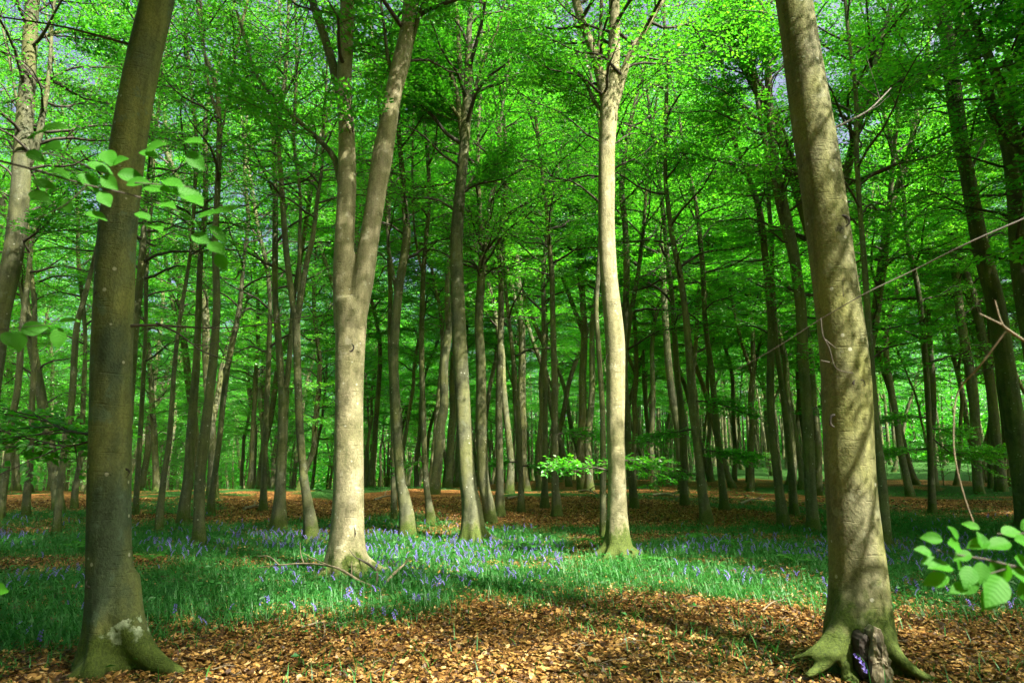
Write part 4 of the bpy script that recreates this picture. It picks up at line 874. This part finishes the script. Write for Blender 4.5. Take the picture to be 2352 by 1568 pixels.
# ----------------------------------------------------------------- details on the two foreground beeches and the double stemmed one
def knot(parent, base, px, py, dy, rx, rz_, th, nm='knot', mat=None):
    p = at(px, py, base[1]-dy)-base; a = np.linspace(0, 2*np.pi, 15)[:-1]; mb = MB(); sides = 8
    rg = np.random.default_rng(int(px*7+py)); wob = 1+rg.normal(0, 0.13, 14); wob = (wob+np.roll(wob, 1))/2; C = np.stack([np.cos(a)*rx*wob, np.zeros(14), np.sin(a)*rz_*wob], -1); tk = th*(0.75+0.55*np.sin(a*1+rg.uniform(0, 6)))*rg.uniform(0.7, 1.2, 14); tk = np.maximum(tk, th*0.15); V = []; 
    for k in range(14):
        o = norm(C[k]); 
        for b in np.linspace(0, 2*np.pi, sides, endpoint=False): V.append(p+C[k]+o*math.cos(b)*tk[k]+np.array([0, -1, 0])*math.sin(b)*tk[k]*0.6)
    F = [[k*sides+j, k*sides+(j+1) % sides, ((k+1) % 14)*sides+(j+1) % sides, ((k+1) % 14)*sides+j] for k in range(14) for j in range(sides)]
    mb.add(np.array(V), np.array(F)); return link(nm, mb.mesh(nm, (mat or M_twig,)), parent)

def on_bark(ti, px, py, stem=None):
    t, b, Pr = hand[ti]; d = ray(px, py); Y = b[1]
    for _ in range(12):
        p = at(px, py, Y); q = p-b; k = int(np.argmin(np.abs(Pr[:, 2]-q[2]))); dx = np.clip(abs(q[0]-Pr[k, 0])/Pr[k, 3], 0, 0.95)
        Y = b[1]+Pr[k, 1]-Pr[k, 3]*math.sqrt(1-dx*dx)
    return b[1]-Y
M_dark = plain('hollow_shade', (0.018, 0.013, 0.008)); M_scar = plain('scarred_bark', (0.028, 0.024, 0.015), nscale=30)
for ti, px, py, w_, h_ in [(2, 803, 798, 9, 9), (2, 812, 1225, 3, 14), (4, 1397, 822, 5, 9), (4, 1410, 700, 5, 3), (6, 1944, 690, 6, 52), (6, 1919, 968, 12, 14), (6, 1935, 508, 16, 14), (6, 1975, 880, 14, 8), 
                           (0, 222, 677, 5, 8), (0, 285, 1086, 12, 9), (0, 215, 1335, 15, 14), (3, 1052, 590, 6, 4), (3, 1056, 795, 4, 9)]:
    t, b, Pr = hand[ti]; s_ = m_per_px(at(px, py, b[1])); dy = on_bark(ti, px, py)
    knot(t, b, px, py, dy-0.009, w_*s_, h_*s_, 0.010 if ti in (0, 6) else 0.011, 'knot', M_scar)
def chunk(parent, base, name, outline, y_front, thick, mat, bulge=0.03, seed=0):
    """a thick irregular piece from an outline in photo pixels, standing on the front of a trunk"""
    rg = np.random.default_rng(seed); C = np.array([at(px, py, base[1]-y_front)-base for px, py in outline]); C = resample(np.vstack([C, C[:1]]), len(C)*3+1)[:-1]; n = len(C); c = C.mean(0); V = []; lev = [(1.0, thick), (1.0, 0.0), (0.88, -bulge*0.6), (0.6, -bulge), (0.3, -bulge*1.15)]
    for sc_, dy in lev:
        for p in C: V.append(c+(p-c)*sc_+np.array([0, dy, 0])+rg.normal(0, 0.005, 3))
    V.append(c+np.array([0, -bulge*1.2, 0])); F = [[l*n+j, l*n+(j+1) % n, (l+1)*n+(j+1) % n, (l+1)*n+j] for l in range(4) for j in range(n)]
    F += [[4*n+j, 4*n+(j+1) % n, 4*n+(j+2) % n, 5*n] for j in range(0, n-1, 2)]
    mb = MB(); mb.add(np.array(V), np.array(F)); o = link(name, mb.mesh(name, (mat,)), parent)
    sb_ = o.modifiers.new('Subdivision', 'SUBSURF'); sb_.subdivision_type = 'SIMPLE'; sb_.levels = 3; sb_.render_levels = 3
    tx = bpy.data.textures.new(name, 'CLOUDS'); tx.noise_scale = 0.05; tx.noise_depth = 4
    dm = o.modifiers.new('Displace', 'DISPLACE'); dm.texture = tx; dm.strength = 0.03; dm.mid_level = 0.5; return o
M_slab = plain('flaking_bark', (0.17, 0.145, 0.09), nscale=22, var=0.7, st=(1, 1, 0.12))
tF, bF, _p = hand[6]
chunk(tF, bF, 'hollow', [(1972, 1470), (1985, 1455), (2000, 1462), (2004, 1500), (2002, 1552), (1976, 1552)], 0.40, 0.15, M_dark, 0.012, 1)  # solid dark piece standing proud; the hollow's shade is its colour
chunk(tF, bF, 'bark_slab', [(2003, 1475), (2008, 1448), (2018, 1440), (2027, 1456), (2037, 1498), (2052, 1548), (2046, 1575), (2012, 1578), (2001, 1540)], 0.45, 0.14, M_slab, 0.018, 3)
tA, bA, _p = hand[0]

# ----------------------------------------------------------------- near twigs with large leaves
def big_leaf(P, d, n, l, mb, uv, rng):
    d = norm(d); n = norm(n-d*np.dot(n, d)); s = np.cross(n, d); prof = [(0, .02), (.1, .22), (.25, .36), (.45, .42), (.62, .37), (.8, .22), (.93, .08), (1, .004)]
    V = []; k = len(prof); droop = rng.uniform(0.05, 0.25); fold = rng.uniform(0.10, 0.32)
    for u, w_ in prof:
        c = P+d*l*u-n*l*droop*u*u; wav = 0.02*math.sin(u*25)
        for q in (-1, -0.5, 0, 0.5, 1): V.append(c+s*l*w_*0.80*q+n*l*(fold*w_*abs(q)+wav*abs(q))); uv.append((u, q*w_))
    F = [[j*5+i_, j*5+i_+1, (j+1)*5+i_+1, (j+1)*5+i_] for j in range(k-1) for i_ in range(4)]
    mb.add(np.array(V), np.array(F))

def near_branch(label, twigs, leaves, r0, seed, leaf_len):
    """twigs: pixel polylines with depth; leaves: (px, py, Y, angle in the picture in degrees, size)"""
    rng = np.random.default_rng(seed); b = at(*twigs[0][0][:3]); t = root('leafy_branch', b, label, 'branch')
    for k, tw in enumerate(twigs):
        P = np.array([at(*q[:3]) for q in tw])-b; mb = MB(); Q = resample(P, 20); tube(mb, Q, np.linspace(r0*(1 if k == 0 else 0.55), r0*0.35, 20), 6, lump=0.05, seed=k); link('twig', mb.mesh('near_twig', (M_twig,)), t)
    for px, py, Y, ang, sz in leaves:
        mb = MB(); uv = []
        a = R(ang); d = np.array([math.cos(a), rng.normal(0, 0.35), math.sin(a)]); n = norm(np.array([rng.normal(0, 0.3), -0.75, 0.65+rng.normal(0, 0.25)]))
        big_leaf(at(px, py, Y)-b, d, n, leaf_len*sz, mb, uv, rng)
        link('leaf', mesh_from('near_leaf', np.concatenate(mb.V), np.concatenate(mb.F), (M_near,), True, None, uv), t)
    return t
Y1 = 1.75
near_branch('leafy beech twig with large soft green leaves hanging in front of the thick shaded trunk',
  [[(-20, 365, Y1), (60, 385, Y1), (200, 425, Y1), (310, 450, Y1), (420, 490, Y1), (500, 540, Y1)], [(-20, 350, Y1+.1), (90, 350, Y1+.1), (170, 370, Y1+.1), (260, 405, Y1)], [(310, 420, Y1), (380, 425, Y1), (440, 430, Y1)], [(200, 425, Y1), (150, 470, Y1), (90, 500, Y1)]],
  [(60, 320, Y1, 20, 1.0), (95, 300, Y1, 10, 1.1), (60, 350, Y1, -20, 0.8), (105, 335, Y1, -15, 1.1), (160, 350, Y1, 5, 1.0), (200, 375, Y1, -10, 1.0), (245, 345, Y1, -60, 1.0), (250, 380, Y1, 20, 0.9), (270, 400, Y1, 0, 1.0), (235, 405, Y1, -40, 0.9), (180, 400, Y1, -35, 1.0),
   (120, 390, Y1, -20, 1.0), (75, 415, Y1, -10, 0.9), (70, 440, Y1, -25, 1.0), (320, 350, Y1, -10, 0.9), (335, 345, Y1, 15, 1.0), (425, 325, Y1, -5, 0.9), (430, 350, Y1, -45, 1.0), (290, 425, Y1, 10, 1.0), (330, 430, Y1, -5, 1.2), (375, 415, Y1, -15, 1.0), (395, 440, Y1, 10, 1.3), (430, 450, Y1, -30, 1.0),
   (360, 470, Y1, -10, 1.0), (400, 490, Y1, -15, 1.0), (450, 500, Y1, 15, 1.1), (490, 490, Y1, 25, 1.2), (480, 520, Y1, -40, 1.0), (310, 490, Y1, -15, 0.8), (340, 520, Y1, -20, 1.0), (440, 540, Y1, -20, 0.9), (480, 560, Y1, -30, 0.9), (195, 490, Y1, -10, 0.9), (150, 455, Y1, -70, 0.7), (500, 580, Y1, -70, 0.8), (230, 440, Y1, -50, 0.9)],
  0.0035, 5, 0.066)
Y2 = 1.9
near_branch('four flat dark green leaves on a twig at the left edge',
  [[(-30, 760, Y2), (10, 756, Y2), (48, 752, Y2), (110, 745, Y2), (135, 738, Y2)]],
  [(48, 758, Y2, 12, 0.95), (45, 760, Y2, -85, 0.9), (5, 765, Y2, -40, 0.9), (132, 740, Y2, 15, 0.85), (135, 752, Y2, -85, 0.9)], 0.002, 6, 0.068)
Y3 = 1.45
near_branch('bright leafy beech twig reaching in at the lower right corner',
  [[(2380, 1305, Y3), (2330, 1300, Y3), (2270, 1285, Y3), (2210, 1275, Y3), (2150, 1262, Y3)], [(2380, 1215, Y3+.2), (2345, 1225, Y3+.2), (2290, 1225, Y3+.2)], [(2330, 1300, Y3), (2280, 1315, Y3), (2230, 1330, Y3)]],
  [(2160, 1290, Y3, 178, 0.7), (2185, 1302, Y3, 170, 0.95), (2180, 1325, Y3, -165, 0.9), (2165, 1240, Y3, 170, 0.7), (2205, 1255, Y3, 165, 0.8), (2230, 1270, Y3, 195, 0.7), (2230, 1300, Y3, -130, 0.9), (2255, 1290, Y3, -110, 0.8), (2245, 1330, Y3, -150, 0.9), (2300, 1325, Y3, -140, 1.35), (2275, 1290, Y3, -60, 0.8), (2275, 1245, Y3, 190, 0.8),
   (2300, 1225, Y3+.2, 10, 0.9), (2320, 1245, Y3, -170, 0.9), (2330, 1240, Y3, -10, 0.8), (2330, 1280, Y3, -30, 1.0), (2320, 1310, Y3, -25, 0.9), (2210, 1310, Y3, 120, 0.5), (2285, 1345, Y3, -120, 1.0), (2345, 1330, Y3, -70, 0.9), (2140, 1270, Y3, 160, 0.6), (2200, 1240, Y3, 120, 0.6), (2265, 1265, Y3, 100, 0.7), (2345, 1215, Y3+.1, 30, 0.9), (2350, 1260, Y3, -20, 0.9), (2310, 1290, Y3, -100, 0.8), (2220, 1345, Y3, -170, 0.7), (2250, 1215, Y3+.1, 150, 0.6)],
  0.003, 7, 0.058)
near_branch('single small leaf sprig before the shaded foot at left', [[(-30, 1352, 2.2), (0, 1352, 2.2)]], [(-12, 1352, 2.2, 0, 0.9)], 0.002, 8, 0.07)
# dead twigs in front of the massive mottled beech
def dead_twig(label, lines, r0, mat):
    b = at(*lines[0][0]); t = root('dead_twig', b, label, 'twig')
    for k, ln_ in enumerate(lines):
        P = np.array([at(*q) for q in ln_])-b; mb = MB(); Q = resample(P, 24); tube(mb, Q, np.linspace(r0*(1 if k == 0 else 0.7), r0*0.4, 24), 6, lump=0.08, seed=k); link('twig' if k == 0 else 'side_twig', mb.mesh('dead_twig', (mat,)), t)
dead_twig('long bare twig slanting across the massive mottled trunk', [[(2380, 490, 2.6), (2230, 555, 2.6), (2100, 620, 2.7), (1995, 670, 2.7), (1890, 730, 2.8), (1780, 800, 2.9), (1690, 850, 3.0)], [(1885, 730, 2.8), (1890, 770, 2.8), (1905, 800, 2.8), (1920, 845, 2.8), (1960, 857, 2.8)], [(1895, 780, 2.8), (1920, 800, 2.8)], [(1905, 832, 2.8), (1885, 827, 2.8)]], 0.0036, M_twig)
dead_twig('pale crooked twig hanging down at the far right', [[(2380, 800, 2.0), (2320, 760, 2.0), (2300, 740, 2.0), (2285, 690, 2.0)], [(2300, 745, 2.0), (2250, 720, 2.0)], [(2310, 760, 2.0), (2250, 840, 2.05), (2200, 900, 2.1), (2190, 990, 2.1), (2195, 1060, 2.1), (2215, 1140, 2.1), (2240, 1210, 2.1)]], 0.004, M_dead)
